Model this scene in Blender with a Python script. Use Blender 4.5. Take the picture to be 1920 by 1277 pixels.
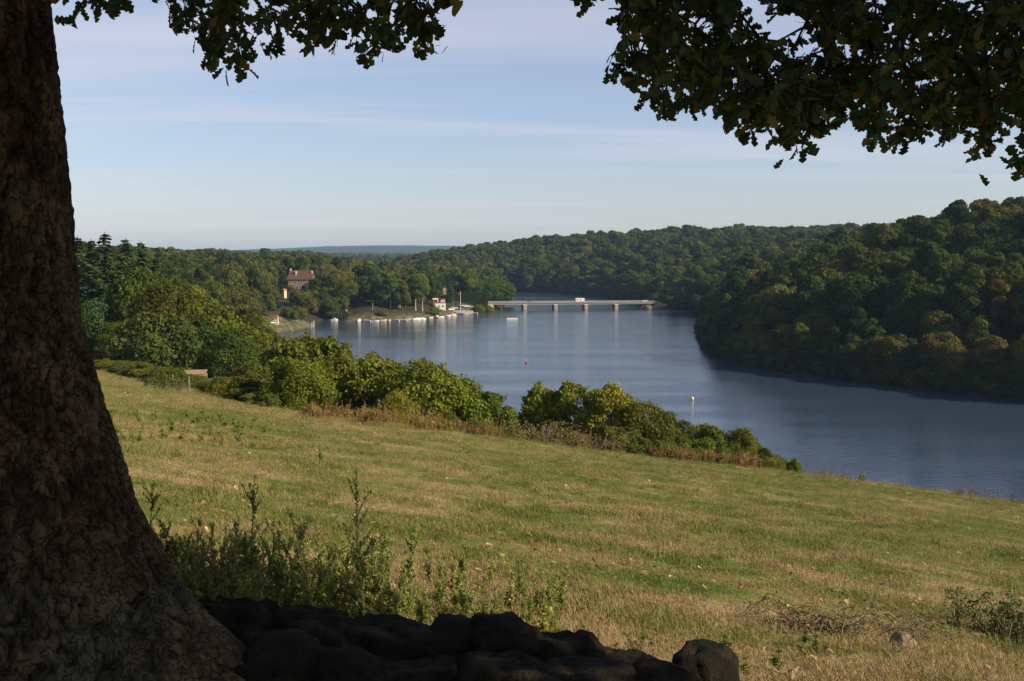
import bpy, math, random
import numpy as np
from mathutils import Vector

for o in list(bpy.data.objects):
    bpy.data.objects.remove(o)
scene = bpy.context.scene
COL = scene.collection
R = math.radians

# ------------------------------------------------------------------ camera
F_PX, CX, CY, HOR = 2058.0, 960.0, 638.5, 478.0      # in the pixels of a 1920 x 1277 photograph
CAMZ = 36.0                                           # metres above the lake
PITCH = math.atan((CY - HOR) / F_PX)
cam = bpy.data.objects.new("camera", bpy.data.cameras.new("camera"))
COL.objects.link(cam)
cam.data.sensor_width = 36.0
cam.data.lens = F_PX / 1920.0 * 36.0
cam.data.clip_start = 0.1
cam.data.clip_end = 40000.0
cam.location = (0, 0, CAMZ)
cam.rotation_euler = (math.pi / 2 - PITCH, 0, 0)
scene.camera = cam

# ------------------------------------------------------------------ sky and sun
SUN_AZ, SUN_EL = R(111.0), R(29.0)                     # clockwise from the view direction (+Y)
SUNV = np.array([math.sin(SUN_AZ) * math.cos(SUN_EL), math.cos(SUN_AZ) * math.cos(SUN_EL), math.sin(SUN_EL)])
world = bpy.data.worlds.new("World")
scene.world = world
world.use_nodes = True
wn, wl = world.node_tree.nodes, world.node_tree.links
wn.clear()
w_out = wn.new("ShaderNodeOutputWorld")
w_bg = wn.new("ShaderNodeBackground")
w_sky = wn.new("ShaderNodeTexSky")
w_sky.sky_type = 'NISHITA'
w_sky.sun_disc = False
w_sky.sun_elevation = SUN_EL
w_sky.sun_rotation = SUN_AZ
w_sky.altitude = 150
w_sky.air_density = 1.0
w_sky.dust_density = 0.6
w_sky.ozone_density = 4.0
w_bg.inputs["Strength"].default_value = 0.078
# thin streaks of cirrus, on a flat layer high above the ground
w_tc = wn.new("ShaderNodeTexCoord")
w_sep = wn.new("ShaderNodeSeparateXYZ")
wl.new(w_tc.outputs["Generated"], w_sep.inputs[0])


def wmath(op, a, b=None, clamp=False):
    n = wn.new("ShaderNodeMath")
    n.operation = op
    n.use_clamp = clamp
    for k, v in enumerate((a, b)):
        if v is None:
            continue
        if isinstance(v, (int, float)):
            n.inputs[k].default_value = v
        else:
            wl.new(v, n.inputs[k])
    return n.outputs[0]


zz = wmath('MAXIMUM', w_sep.outputs[2], 0.02)
zz = wmath('ADD', zz, 0.05)
w_cmb = wn.new("ShaderNodeCombineXYZ")
wl.new(wmath('DIVIDE', w_sep.outputs[0], zz), w_cmb.inputs[0])
wl.new(wmath('DIVIDE', w_sep.outputs[1], zz), w_cmb.inputs[1])
w_map = wn.new("ShaderNodeMapping")
w_map.inputs["Location"].default_value = (2.3, 0.55, 0.0)
w_map.inputs["Rotation"].default_value = (0, 0, R(9))
w_map.inputs["Scale"].default_value = (0.16, 0.62, 1.0)
wl.new(w_cmb.outputs[0], w_map.inputs[0])
w_no = wn.new("ShaderNodeTexNoise")
w_no.inputs["Scale"].default_value = 1.0
w_no.inputs["Detail"].default_value = 5.0
w_no.inputs["Roughness"].default_value = 0.55
w_no.inputs["Distortion"].default_value = 0.6
wl.new(w_map.outputs[0], w_no.inputs[0])
w_mr = wn.new("ShaderNodeMapRange")
w_mr.inputs["From Min"].default_value = 0.49
w_mr.inputs["From Max"].default_value = 0.74
w_mr.inputs["To Min"].default_value = 0.22
w_mr.inputs["To Max"].default_value = 0.8
wl.new(w_no.outputs[0], w_mr.inputs[0])
w_mix = wn.new("ShaderNodeMix")
w_mix.data_type = 'RGBA'
wl.new(w_mr.outputs[0], w_mix.inputs[0])
wl.new(w_sky.outputs[0], w_mix.inputs[6])
w_mix.inputs[7].default_value = (5.6, 5.75, 6.1, 1)
w_tint = wn.new("ShaderNodeMix")
w_tint.data_type = 'RGBA'
w_tint.blend_type = 'MULTIPLY'
w_tint.inputs[0].default_value = 1.0
w_tint.inputs[7].default_value = (1.06, 0.99, 1.02, 1)
wl.new(w_mix.outputs[2], w_tint.inputs[6])
wl.new(w_tint.outputs[2], w_bg.inputs["Color"])
wl.new(w_bg.outputs[0], w_out.inputs["Surface"])

sun = bpy.data.objects.new("sun", bpy.data.lights.new("sun", 'SUN'))
COL.objects.link(sun)
sun.data.energy = 5.0
sun.data.angle = R(0.53)
sun.data.color = (1.0, 0.87, 0.68)
sun.location = (60, 0, 90)
sun.rotation_euler = Vector(SUNV).to_track_quat('Z', 'Y').to_euler()

scene.view_settings.view_transform = 'Standard'
scene.view_settings.look = 'None'
scene.view_settings.exposure = 0.72
scene.view_settings.gamma = 1.0
scene.view_settings.use_curve_mapping = False
scene.render.engine = 'CYCLES'

# ------------------------------------------------------------------ helpers
rng = np.random.default_rng(7)
CP, SP = math.cos(PITCH), math.sin(PITCH)


def slope_of(px, py):
    u, v = (px - CX) / F_PX, (CY - py) / F_PX
    dy = CP + v * SP
    return u / dy, (-SP + v * CP) / dy                 # sideways and upwards per metre ahead


def at(px, py, d):
    """The point d metres ahead along the ray of a photo pixel."""
    sx, sz = slope_of(px, py)
    return np.array([sx * d, d, CAMZ + sz * d])


def water_at(px, py):
    sx, sz = slope_of(px, py)
    d = -CAMZ / sz
    return np.array([sx * d, d, 0.0])


def to_px(x, y, z):
    """World to photo pixel (arrays)."""
    dz = np.asarray(z) - CAMZ
    dep = np.asarray(y) * CP - dz * SP
    up = np.asarray(y) * SP + dz * CP
    return CX + F_PX * np.asarray(x) / dep, CY - F_PX * up / dep


def sstep(a, b, x):
    t = np.clip((x - a) / (b - a), 0, 1)
    return t * t * (3 - 2 * t)


def vnoise(p, seed=0):
    p = np.asarray(p, float)
    i = np.floor(p).astype(np.int64)
    f = p - i
    f = f * f * (3 - 2 * f)

    def h(a, b, c):
        n = (a * 374761393 + b * 668265263 + c * 2147483647 + seed * 974634777) & 0xFFFFFFFF
        n = ((n ^ (n >> 13)) * 1274126177) & 0xFFFFFFFF
        n = ((n ^ (n >> 16)) * 2246822519) & 0xFFFFFFFF
        return ((n ^ (n >> 15)) & 0xFFFFFF) / float(0xFFFFFF)
    x, y, z = i[..., 0], i[..., 1], i[..., 2]
    fx, fy, fz = f[..., 0], f[..., 1], f[..., 2]
    r = 0
    for a in (0, 1):
        for b in (0, 1):
            for c in (0, 1):
                w = (fx if a else 1 - fx) * (fy if b else 1 - fy) * (fz if c else 1 - fz)
                r = r + w * h(x + a, y + b, z + c)
    return r


def fbm(p, octv=4, seed=0, gain=0.5):
    s, a, t = 0, 1.0, 0
    p = np.asarray(p, float)
    for k in range(octv):
        s = s + a * vnoise(p * 2 ** k, seed + k)
        t += a
        a *= gain
    return s / t


def tag(o, label=None, cat=None, group=None, kind=None):
    if label:
        o["label"] = label
    if cat:
        o["category"] = cat
    if group:
        o["group"] = group
    if kind:
        o["kind"] = kind
    return o


def empty(name, loc=(0, 0, 0), rz=0.0, scale=1.0):
    o = bpy.data.objects.new(name, None)
    o.empty_display_size = 0.2
    COL.objects.link(o)
    o.location = tuple(float(c) for c in loc)
    o.rotation_euler = (0, 0, float(rz))
    o.scale = (float(scale),) * 3 if np.isscalar(scale) else tuple(float(s) for s in scale)
    return o


def link(name, mesh, parent=None, loc=None, rot=None, scale=None):
    o = bpy.data.objects.new(name, mesh)
    COL.objects.link(o)
    if parent is not None:
        o.parent = parent
    if loc is not None:
        o.location = tuple(float(c) for c in loc)
    if rot is not None:
        o.rotation_euler = tuple(float(c) for c in rot)
    if scale is not None:
        o.scale = (float(scale),) * 3 if np.isscalar(scale) else tuple(float(c) for c in scale)
    return o


def np_mesh(name, verts, faces, mats=(), v=None, smooth=False, midx=None):
    """Mesh from arrays; faces (M,k) or a list of such arrays; v is a per-face float attribute."""
    fl = faces if isinstance(faces, list) else [faces]
    fl = [np.asarray(f, np.int32) for f in fl if len(f)]
    me = bpy.data.meshes.new(name)
    verts = np.asarray(verts, np.float32)
    me.vertices.add(len(verts))
    me.vertices.foreach_set("co", verts.ravel())
    loops = np.concatenate([f.ravel() for f in fl])
    tot = np.concatenate([np.full(len(f), f.shape[1], np.int32) for f in fl])
    start = np.concatenate([[0], np.cumsum(tot)[:-1]]).astype(np.int32)
    me.loops.add(len(loops))
    me.loops.foreach_set("vertex_index", loops)
    me.polygons.add(len(tot))
    me.polygons.foreach_set("loop_start", start)
    me.polygons.foreach_set("loop_total", tot)
    for m in mats:
        me.materials.append(m)
    if midx is not None:
        me.polygons.foreach_set("material_index", np.asarray(midx, np.int32))
    if smooth:
        me.polygons.foreach_set("use_smooth", np.ones(len(tot), bool))
    me.update(calc_edges=True)
    if v is not None:
        at_ = me.attributes.new("v", 'FLOAT', 'FACE')
        at_.data.foreach_set("value", np.asarray(v, np.float32))
    return me


class MB:
    """Collects boxes, tubes, prisms into one mesh."""

    def __init__(self):
        self.v, self.f = [], []

    def add(self, verts, faces):
        b = len(self.v)
        self.v += [tuple(map(float, p)) for p in verts]
        self.f += [tuple(b + i for i in f) for f in faces]
        return self

    def box(self, x0, x1, y0, y1, z0, z1):
        return self.add([(x0, y0, z0), (x1, y0, z0), (x1, y1, z0), (x0, y1, z0),
                         (x0, y0, z1), (x1, y0, z1), (x1, y1, z1), (x0, y1, z1)],
                        [(3, 2, 1, 0), (4, 5, 6, 7), (0, 1, 5, 4), (1, 2, 6, 5), (2, 3, 7, 6), (3, 0, 4, 7)])

    def prism(self, prof, y0, y1):
        """Outline in x,z extruded from y0 to y1."""
        n = len(prof)
        vs = [(x, y0, z) for x, z in prof] + [(x, y1, z) for x, z in prof]
        fs = [tuple(range(n)), tuple(range(2 * n - 1, n - 1, -1))]
        fs += [(i, i + n, (i + 1) % n + n, (i + 1) % n) for i in range(n)]
        return self.add(vs, fs)

    def loft(self, rings, cap=True):
        n = len(rings[0])
        vs = [p for r in rings for p in r]
        fs = []
        for k in range(len(rings) - 1):
            for i in range(n):
                j = (i + 1) % n
                fs.append((k * n + i, k * n + j, (k + 1) * n + j, (k + 1) * n + i))
        if cap:
            fs += [tuple(range(n - 1, -1, -1)), tuple((len(rings) - 1) * n + i for i in range(n))]
        return self.add(vs, fs)

    def tube(self, pts, rad, sides=6):
        v, f = tube(np.asarray(pts, float), np.broadcast_to(np.asarray(rad, float), (len(pts),)), sides)
        return self.add(v, [tuple(q) for q in f])

    def cyl(self, x, y, z0, z1, r, sides=10):
        return self.tube([(x, y, z0), (x, y, z1)], [r, r], sides)

    def mesh(self, name, *mats, smooth=False):
        me = bpy.data.meshes.new(name)
        me.from_pydata(self.v, [], self.f)
        for m in mats:
            me.materials.append(m)
        if smooth:
            me.polygons.foreach_set("use_smooth", [True] * len(me.polygons))
        me.update()
        return me

    def obj(self, name, mat, parent=None, smooth=False, bevel=0.0, **k):
        o = link(name, self.mesh(name, mat, smooth=smooth), parent, **k)
        if bevel:
            b = o.modifiers.new("bevel", 'BEVEL')
            b.width = bevel
            b.segments = 2
            b.limit_method = 'ANGLE'
        return o


def tube(pts, rad, sides=6, cap=True):
    n = len(pts)
    t = np.gradient(pts, axis=0) if n > 2 else np.repeat((pts[1:] - pts[:1]), 2, axis=0)
    t = t / (np.linalg.norm(t, axis=1, keepdims=True) + 1e-9)
    ref = np.array([0.31, 0.9, 0.29]) if abs(t[0] @ np.array([0.31, 0.9, 0.29])) < 0.9 else np.array([1.0, 0, 0])
    a = np.cross(t, ref)
    a /= np.linalg.norm(a, axis=1, keepdims=True) + 1e-9
    b = np.cross(t, a)
    th = np.arange(sides) / sides * 2 * math.pi
    v = pts[:, None] + rad[:, None, None] * (np.cos(th)[None, :, None] * a[:, None] + np.sin(th)[None, :, None] * b[:, None])
    v = v.reshape(-1, 3)
    f = []
    for k in range(n - 1):
        for i in range(sides):
            j = (i + 1) % sides
            f.append((k * sides + i, k * sides + j, (k + 1) * sides + j, (k + 1) * sides + i))
    return v, np.array(f, np.int32)


# ---- materials
def new_mat(name):
    m = bpy.data.materials.new(name)
    m.use_nodes = True
    m.node_tree.nodes.clear()
    return m, m.node_tree.nodes, m.node_tree.links


class NT:
    """Short-hand for building shader node trees."""

    def __init__(self, name):
        self.m, self.n, self.l = new_mat(name)
        self.out = self.n.new("ShaderNodeOutputMaterial")

    def set(self, sock, val):
        if hasattr(val, "is_linked") or isinstance(val, bpy.types.NodeSocket):
            self.l.new(val, sock)
        elif isinstance(val, (tuple, list)) and len(val) == 3 and sock.type == 'RGBA':
            sock.default_value = (*val, 1)
        else:
            sock.default_value = val

    def node(self, kind, **kw):
        n = self.n.new(kind)
        for k, v in kw.items():
            setattr(n, k, v)
        return n

    def math(self, op, a, b=0.0, clamp=False):
        n = self.node("ShaderNodeMath", operation=op, use_clamp=clamp)
        self.set(n.inputs[0], a)
        self.set(n.inputs[1], b)
        return n.outputs[0]

    def mix(self, fac, a, b, blend='MIX'):
        n = self.node("ShaderNodeMix", data_type='RGBA', blend_type=blend)
        self.set(n.inputs[0], fac)
        self.set(n.inputs[6], a)
        self.set(n.inputs[7], b)
        return n.outputs[2]

    def noise(self, vec, scale, detail=3.0, rough=0.5, dist=0.0):
        n = self.node("ShaderNodeTexNoise")
        if vec is not None:
            self.l.new(vec, n.inputs["Vector"])
        n.inputs["Scale"].default_value = scale
        n.inputs["Detail"].default_value = detail
        n.inputs["Roughness"].default_value = rough
        n.inputs["Distortion"].default_value = dist
        return n.outputs[0]

    def mapping(self, vec, scale=(1, 1, 1), rz=0.0, loc=(0, 0, 0)):
        n = self.node("ShaderNodeMapping")
        self.l.new(vec, n.inputs[0])
        n.inputs["Scale"].default_value = scale
        n.inputs["Rotation"].default_value = (0, 0, rz)
        n.inputs["Location"].default_value = loc
        return n.outputs[0]

    def ramp(self, fac, stops):
        n = self.node("ShaderNodeValToRGB")
        cr = n.color_ramp
        while len(cr.elements) < len(stops):
            cr.elements.new(0.5)
        for e, (p, c) in zip(cr.elements, stops):
            e.position = p
            e.color = (*c, 1) if len(c) == 3 else c
        self.l.new(fac, n.inputs[0])
        return n.outputs[0]

    def range(self, val, a, b, c=0.0, d=1.0):
        n = self.node("ShaderNodeMapRange")
        self.l.new(val, n.inputs[0])
        n.inputs[1].default_value, n.inputs[2].default_value = a, b
        n.inputs[3].default_value, n.inputs[4].default_value = c, d
        return n.outputs[0]

    def pos(self):
        return self.node("ShaderNodeNewGeometry").outputs["Position"]

    def objco(self):
        return self.node("ShaderNodeTexCoord").outputs["Object"]

    def attr(self, name, kind='GEOMETRY'):
        return self.node("ShaderNodeAttribute", attribute_name=name, attribute_type=kind)

    def bsdf(self, color, rough=0.8, spec=0.3, normal=None, metallic=0.0):
        b = self.node("ShaderNodeBsdfPrincipled")
        self.set(b.inputs["Base Color"], color)
        self.set(b.inputs["Roughness"], rough)
        b.inputs["Specular IOR Level"].default_value = spec
        b.inputs["Metallic"].default_value = metallic
        if normal is not None:
            self.l.new(normal, b.inputs["Normal"])
        return b.outputs[0]

    def bump(self, h, strength=0.5, dist=0.02):
        n = self.node("ShaderNodeBump")
        n.inputs["Strength"].default_value = strength
        n.inputs["Distance"].default_value = dist
        self.l.new(h, n.inputs["Height"])
        return n.outputs[0]

    def done(self, shader):
        self.l.new(shader, self.out.inputs["Surface"])
        return self.m


def plain(name, color, rough=0.7, spec=0.3, var=0.25, scale=3.0, metallic=0.0, bump=0.0):
    t = NT(name)
    c = t.objco()
    n = t.noise(c, scale, 4, 0.6)
    k = t.range(n, 0.25, 0.75, 1 - var, 1 + var)
    dark = t.mix(1.0, color, k, 'MULTIPLY')
    nor = t.bump(n, bump, 0.02) if bump else None
    return t.done(t.bsdf(dark, rough, spec, nor, metallic))


def foliage_mat(name, stops, trans=0.3, gloss=False, var=0.35):
    """Leaf colour picked per plant (Object random), varied per leaf, tinted by the object's colour."""
    t = NT(name)
    oi = t.node("ShaderNodeObjectInfo")
    v = t.attr("v").outputs["Fac"]
    base = t.ramp(t.math('ADD', t.math('MULTIPLY', oi.outputs["Random"], 0.72), t.math('MULTIPLY', v, 0.28)), stops)
    base = t.mix(1.0, base, oi.outputs["Color"], 'MULTIPLY')
    k = t.range(v, 0, 1, 1 - var, 1 + var)
    base = t.mix(1.0, base, k, 'MULTIPLY')
    if gloss:
        d = t.bsdf(base, 0.6, 0.16)
    else:
        n = t.node("ShaderNodeBsdfDiffuse")
        t.l.new(base, n.inputs[0])
        d = n.outputs[0]
    tr = t.node("ShaderNodeBsdfTranslucent")
    t.l.new(t.mix(1.0, base, (1.25, 1.15, 0.45), 'MULTIPLY'), tr.inputs[0])
    mx = t.node("ShaderNodeMixShader")
    mx.inputs[0].default_value = trans
    t.l.new(d, mx.inputs[1])
    t.l.new(tr.outputs[0], mx.inputs[2])
    return t.done(mx.outputs[0])


def scatter(name, pts, rot, scl, idx, sources, parent=None):
    """One object that sets copies of the sources at many points (geometry nodes)."""
    pts = np.asarray(pts, np.float32)
    me = bpy.data.meshes.new(name)
    me.vertices.add(len(pts))
    me.vertices.foreach_set("co", pts.ravel())
    a = me.attributes.new("rot", 'FLOAT_VECTOR', 'POINT')
    a.data.foreach_set("vector", np.asarray(rot, np.float32).ravel())
    a = me.attributes.new("scl", 'FLOAT_VECTOR', 'POINT')
    s = np.asarray(scl, np.float32)
    if s.ndim == 1:
        s = np.repeat(s[:, None], 3, axis=1)
    a.data.foreach_set("vector", s.ravel())
    a = me.attributes.new("idx", 'INT', 'POINT')
    a.data.foreach_set("value", np.asarray(idx, np.int32))
    me.update()
    c = bpy.data.collections.new(name + "_sources")
    for k, m in enumerate(sources):
        o = bpy.data.objects.new("%s_source_%02d" % (name, k), m)
        c.objects.link(o)
    ob = link(name, me, parent)
    g = bpy.data.node_groups.new(name + "_nodes", 'GeometryNodeTree')
    g.interface.new_socket(name="Geometry", in_out='INPUT', socket_type='NodeSocketGeometry')
    g.interface.new_socket(name="Geometry", in_out='OUTPUT', socket_type='NodeSocketGeometry')
    N, L = g.nodes, g.links
    gi, go = N.new("NodeGroupInput"), N.new("NodeGroupOutput")
    ci = N.new("GeometryNodeCollectionInfo")
    ci.inputs["Collection"].default_value = c
    ci.inputs["Separate Children"].default_value = True
    ci.inputs["Reset Children"].default_value = True
    ip = N.new("GeometryNodeInstanceOnPoints")
    ip.inputs["Pick Instance"].default_value = True

    def named(nm, dt):
        n = N.new("GeometryNodeInputNamedAttribute")
        n.data_type = dt
        n.inputs["Name"].default_value = nm
        return n.outputs["Attribute"]
    er = N.new("FunctionNodeEulerToRotation")
    L.new(named("rot", 'FLOAT_VECTOR'), er.inputs[0])
    L.new(gi.outputs[0], ip.inputs["Points"])
    L.new(ci.outputs[0], ip.inputs["Instance"])
    L.new(named("idx", 'INT'), ip.inputs["Instance Index"])
    L.new(er.outputs[0], ip.inputs["Rotation"])
    L.new(named("scl", 'FLOAT_VECTOR'), ip.inputs["Scale"])
    L.new(ip.outputs[0], go.inputs[0])
    md = ob.modifiers.new("scatter", 'NODES')
    md.node_group = g
    return ob

# ------------------------------------------------------------------ the lie of the land
def W(px, py):
    return tuple(water_at(px, py)[:2])


LAKE = np.array([
    (330, 120), (230, 170), (170, 235), W(1920, 752), W(1760, 733), W(1600, 714), W(1470, 697), W(1390, 683), W(1350, 668),
    (77, 430), (90, 520), (108, 620), W(1325, 583.5), W(1240, 579.5), (96, 742), (101, 770), W(1160, 559), W(1110, 554.5), W(1060, 551),
    W(1010, 548.5), W(965, 547), (-8, 1040), (-6, 960), (-7, 850), (-12, 770), (-15, 732), W(905, 583.5), W(890, 586),
    W(862, 590), W(840, 593), W(800, 597.5), W(750, 600.5), W(700, 602), W(650, 602.5), W(625, 599), W(604, 600), W(596, 606), W(585, 612), W(560, 618),
    W(520, 623), W(490, 642), (-104, 430), (-92, 350), (-64, 270), (-32, 205), (2, 160), (40, 130), (80, 105), (130, 85),
    (200, 60), (300, 10), (420, 40)])
FIELD = np.array([(-230, -220), (-230, 150), (-130, 205), (-76, 192), (-43, 137), (-27, 92), (-19, 72), (-12, 60), (6, 63), (20, 66),
                  (33, 62), (60, 58), (110, 40), (190, -10), (250, -220)])


def poly_dist(poly, x, y):
    """Signed distance to a polygon, positive outside, and the nearest point."""
    p = np.stack([x, y], -1)
    best = np.full(x.shape, 1e18)
    near = np.zeros(p.shape)
    inside = np.zeros(x.shape, bool)
    n = len(poly)
    for i in range(n):
        a, b = poly[i], poly[(i + 1) % n]
        ab = b - a
        t = np.clip(((p - a) @ ab) / (ab @ ab), 0, 1)
        q = a + t[..., None] * ab
        d = ((p - q) ** 2).sum(-1)
        m = d < best
        best[m] = d[m]
        near[m] = q[m]
        c = ((a[1] > y) != (b[1] > y)) & (x < (b[0] - a[0]) * (y - a[1]) / (b[1] - a[1] + 1e-12) + a[0])
        inside ^= c
    d = np.sqrt(best)
    return np.where(inside, -d, d), near


HILLS = np.array([  # x, y, height of the ground
    (150, 300, 26), (200, 330, 54), (260, 330, 66), (190, 400, 60), (240, 450, 68), (140, 430, 40), (150, 520, 44), (180, 650, 44), (150, 760, 36),
    (220, 900, 48), (150, 1000, 44), (250, 1150, 54), (330, 1300, 60), (200, 1350, 60), (100, 1380, 54), (20, 1450, 44),
    (-60, 1500, 33), (-130, 1450, 24), (-200, 1300, 18), (-70, 1150, 12), (-60, 900, 9), (-45, 760, 7), (-60, 690, 7), (-100, 660, 8),
    (-150, 720, 17), (-125, 640, 9), (-200, 640, 25), (-190, 520, 24), (-150, 400, 19), (-150, 300, 19), (-120, 240, 16), (-250, 300, 28),
    (-260, 800, 27), (-300, 480, 33), (-400, 1000, 28), (-150, 900, 16), (-350, 1800, 18), (-100, 2200, 16), (300, 2200, 40),
    (20, 105, 14), (60, 85, 16), (120, 60, 20), (-20, 120, 15), (-60, 190, 14), (-500, 0, 50), (500, 300, 60), (600, 900, 64),
    (-900, 2600, 15), (0, 2900, 12), (700, 3000, 40), (-1500, 4300, 34), (-700, 4300, 26), (-300, 4300, 26), (200, 4500, 40), (900, 4700, 50), (-2800, 7800, 20), (-2300, 7800, 24), (-1480, 7800, 88), (-1000, 7800, 104), (-500, 7900, 98), (300, 7900, 80), (-1850, 7800, 40), (-1250, 7800, 102), (-750, 7800, 104),
    (0, -600, 60), (-1500, 3000, 30), (-3500, 6500, 15), (2000, 5500, 60), (1500, 8000, 70), (0, 10500, 10), (-2500, 10500, 10), (-4000, 9000, 10), (2500, 1000, 60), (-2500, 500, 60), (0, -3000, 60)], float)


def plane(x, y):
    z = 34.4 - 0.143 * y - 0.127 * x
    return np.where(z > 44, 44 + 10 * (1 - np.exp(-(z - 44) / 10)), z)


def height(x, y):
    x, y = np.atleast_1d(np.asarray(x, float)), np.atleast_1d(np.asarray(y, float))
    dl, _ = poly_dist(LAKE, x, y)
    df, nf = poly_dist(FIELD, x, y)
    w = np.zeros(x.shape)
    g = np.zeros(x.shape)
    for hx, hy, hz in HILLS:
        soft = 25 + 0.03 * abs(hy)
        k = 1.0 / ((x - hx) ** 2 + (y - hy) ** 2 + soft ** 2) ** 1.6
        w += k
        g += k * hz
    g = g / w
    rough = (fbm(np.stack([x / 60, y / 60, x * 0], -1), 3, 5) - 0.5) * 5
    g = np.maximum(g + rough, 2)
    dlp = np.maximum(dl, 0)
    zh = g * (1 - np.exp(-dlp * 0.5 / g)) + 0.25 * (1 - np.exp(-dlp / 2))
    dfp = np.maximum(df, 0)
    zb = plane(nf[..., 0], nf[..., 1]) * dlp / (dlp + dfp + 1e-6)
    z = zb + (zh - zb) * sstep(0, 70, dfp)
    bump = (fbm(np.stack([x / 6, y / 6, x * 0], -1), 3, 11) - 0.5) * 0.5 * sstep(4, 16, y) \
        + (fbm(np.stack([(x * 0.75 - y * 0.66) / 1.6, (x * 0.66 + y * 0.75) / 0.5, x * 0], -1), 2, 21) - 0.5) * 0.06
    z = np.where(df < 0, plane(x, y) + bump * sstep(0, -2, df), z)
    z = np.where(dl < 0, np.maximum(dl * 0.25, -4), z)
    return z


def gz(x, y):
    return float(height(x, y)[0])


def on_ground(px, py, d0=3.0, d1=900.0):
    """First point of the ground along the ray of a photo pixel."""
    sx, sz = slope_of(px, py)
    d = np.geomspace(d0, d1, 160)
    h = CAMZ + sz * d - height(sx * d, d)
    if not (h < 0).any():
        return None
    k = max(int(np.argmax(h < 0)), 1)
    d = np.linspace(d[k - 1], d[k], 24)
    h = CAMZ + sz * d - height(sx * d, d)
    k = max(int(np.argmax(h < 0)), 1)
    t = h[k - 1] / (h[k - 1] - h[k]) if k else 0
    dd = d[k - 1] + t * (d[k] - d[k - 1])
    return np.array([sx * dd, dd, CAMZ + sz * dd])


def seat(px, d):
    """Ground point d metres ahead in the column of photo pixel px (taken near the horizon row)."""
    x = slope_of(px, 600)[0] * d
    return np.array([x, d, gz(x, d)])


# ---- ground sheet: rings about the viewpoint, finest where the land is seen
th = np.concatenate([np.linspace(-180, -40, 40)[:-1], np.linspace(-40, -28, 30)[:-1], np.linspace(-28, 28, 225)[:-1], np.linspace(28, 40, 30)[:-1], np.linspace(40, 180, 40)[:-1]])
th = np.radians(th)
rr = np.concatenate([np.geomspace(0.6, 60, 100)[:-1], np.linspace(60, 250, 76)[:-1], np.linspace(250, 1120, 200)[:-1], np.geomspace(1120, 12000, 80)])
TH, RR = np.meshgrid(th, rr)
gx, gy = (RR * np.sin(TH)).ravel(), (RR * np.cos(TH)).ravel()
gzv = height(gx, gy)
NT_, NR_ = len(th), len(rr)
i, j = np.meshgrid(np.arange(NR_ - 1), np.arange(NT_), indexing='ij')
j2 = (j + 1) % NT_
quads = np.stack([i * NT_ + j, (i + 1) * NT_ + j, (i + 1) * NT_ + j2, i * NT_ + j2], -1).reshape(-1, 4)[:, ::-1]
cz = gz(0.0, 0.01)
verts = np.concatenate([np.stack([gx, gy, gzv], -1), [[0, 0, cz]]])
fan = np.stack([np.full(NT_, len(verts) - 1), np.arange(NT_), (np.arange(NT_) + 1) % NT_], -1)[:, ::-1]

CONT = math.atan2(-0.127, 0.143)          # direction of the contour lines across the field


def field_color(t):
    """Dry pasture: green and straw patches drawn out along the contours. Shared by turf and ground."""
    p = t.pos()
    s = t.mapping(p, (0.42, 0.95, 0.4), rz=-CONT)
    n1 = t.noise(s, 1.0, 4, 0.6, 0.4)
    n2 = t.noise(p, 3.2, 4, 0.7)
    n3 = t.noise(t.mapping(p, (0.05, 0.1, 0.1), rz=-CONT), 1.0, 2)
    m = t.math('ADD', t.math('ADD', t.math('MULTIPLY', n1, 0.55), t.math('MULTIPLY', n2, 0.3)), t.math('MULTIPLY', n3, 0.15))
    # dry, trodden, leaf-strewn ground about the oak
    sep = t.node("ShaderNodeVectorMath", operation='DISTANCE')
    t.l.new(p, sep.inputs[0])
    sep.inputs[1].default_value = (0.5, 2.5, 34.0)
    m = t.math('ADD', m, t.math('MULTIPLY', t.range(sep.outputs["Value"], 5.0, 8.5, 1.0, 0.0), 0.06))
    return m, t.ramp(m, [(0.40, (0.064, 0.102, 0.017)), (0.475, (0.128, 0.148, 0.031)), (0.525, (0.20, 0.175, 0.057)), (0.58, (0.31, 0.222, 0.112))])


t = NT("ground_mat")
fm, fc = field_color(t)
fine = t.noise(t.pos(), 14.0, 4, 0.7)
fc = t.mix(1.0, fc, t.range(fine, 0.3, 0.7, 0.4, 1.35), 'MULTIPLY')
wood = t.ramp(t.noise(t.pos(), 0.25, 4, 0.6), [(0.35, (0.018, 0.02, 0.008)), (0.65, (0.05, 0.045, 0.02))])
far = t.ramp(t.noise(t.pos(), 0.012, 5, 0.6), [(0.4, (0.022, 0.035, 0.014)), (0.62, (0.05, 0.06, 0.024))])
yy = t.node("ShaderNodeSeparateXYZ")
t.l.new(t.pos(), yy.inputs[0])
wood = t.mix(t.range(yy.outputs[1], 1400, 2200), wood, far)
bank = t.ramp(t.noise(t.pos(), 0.35, 4, 0.6), [(0.4, (0.05, 0.06, 0.02)), (0.52, (0.09, 0.078, 0.038)), (0.66, (0.2, 0.155, 0.095))])
c = t.mix(t.attr("bank").outputs["Fac"], wood, bank)
c = t.mix(t.attr("field").outputs["Fac"], c, fc)
ground_mat = t.done(t.bsdf(c, 0.95, 0.1, t.bump(fine, 0.6, 0.05)))

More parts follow.
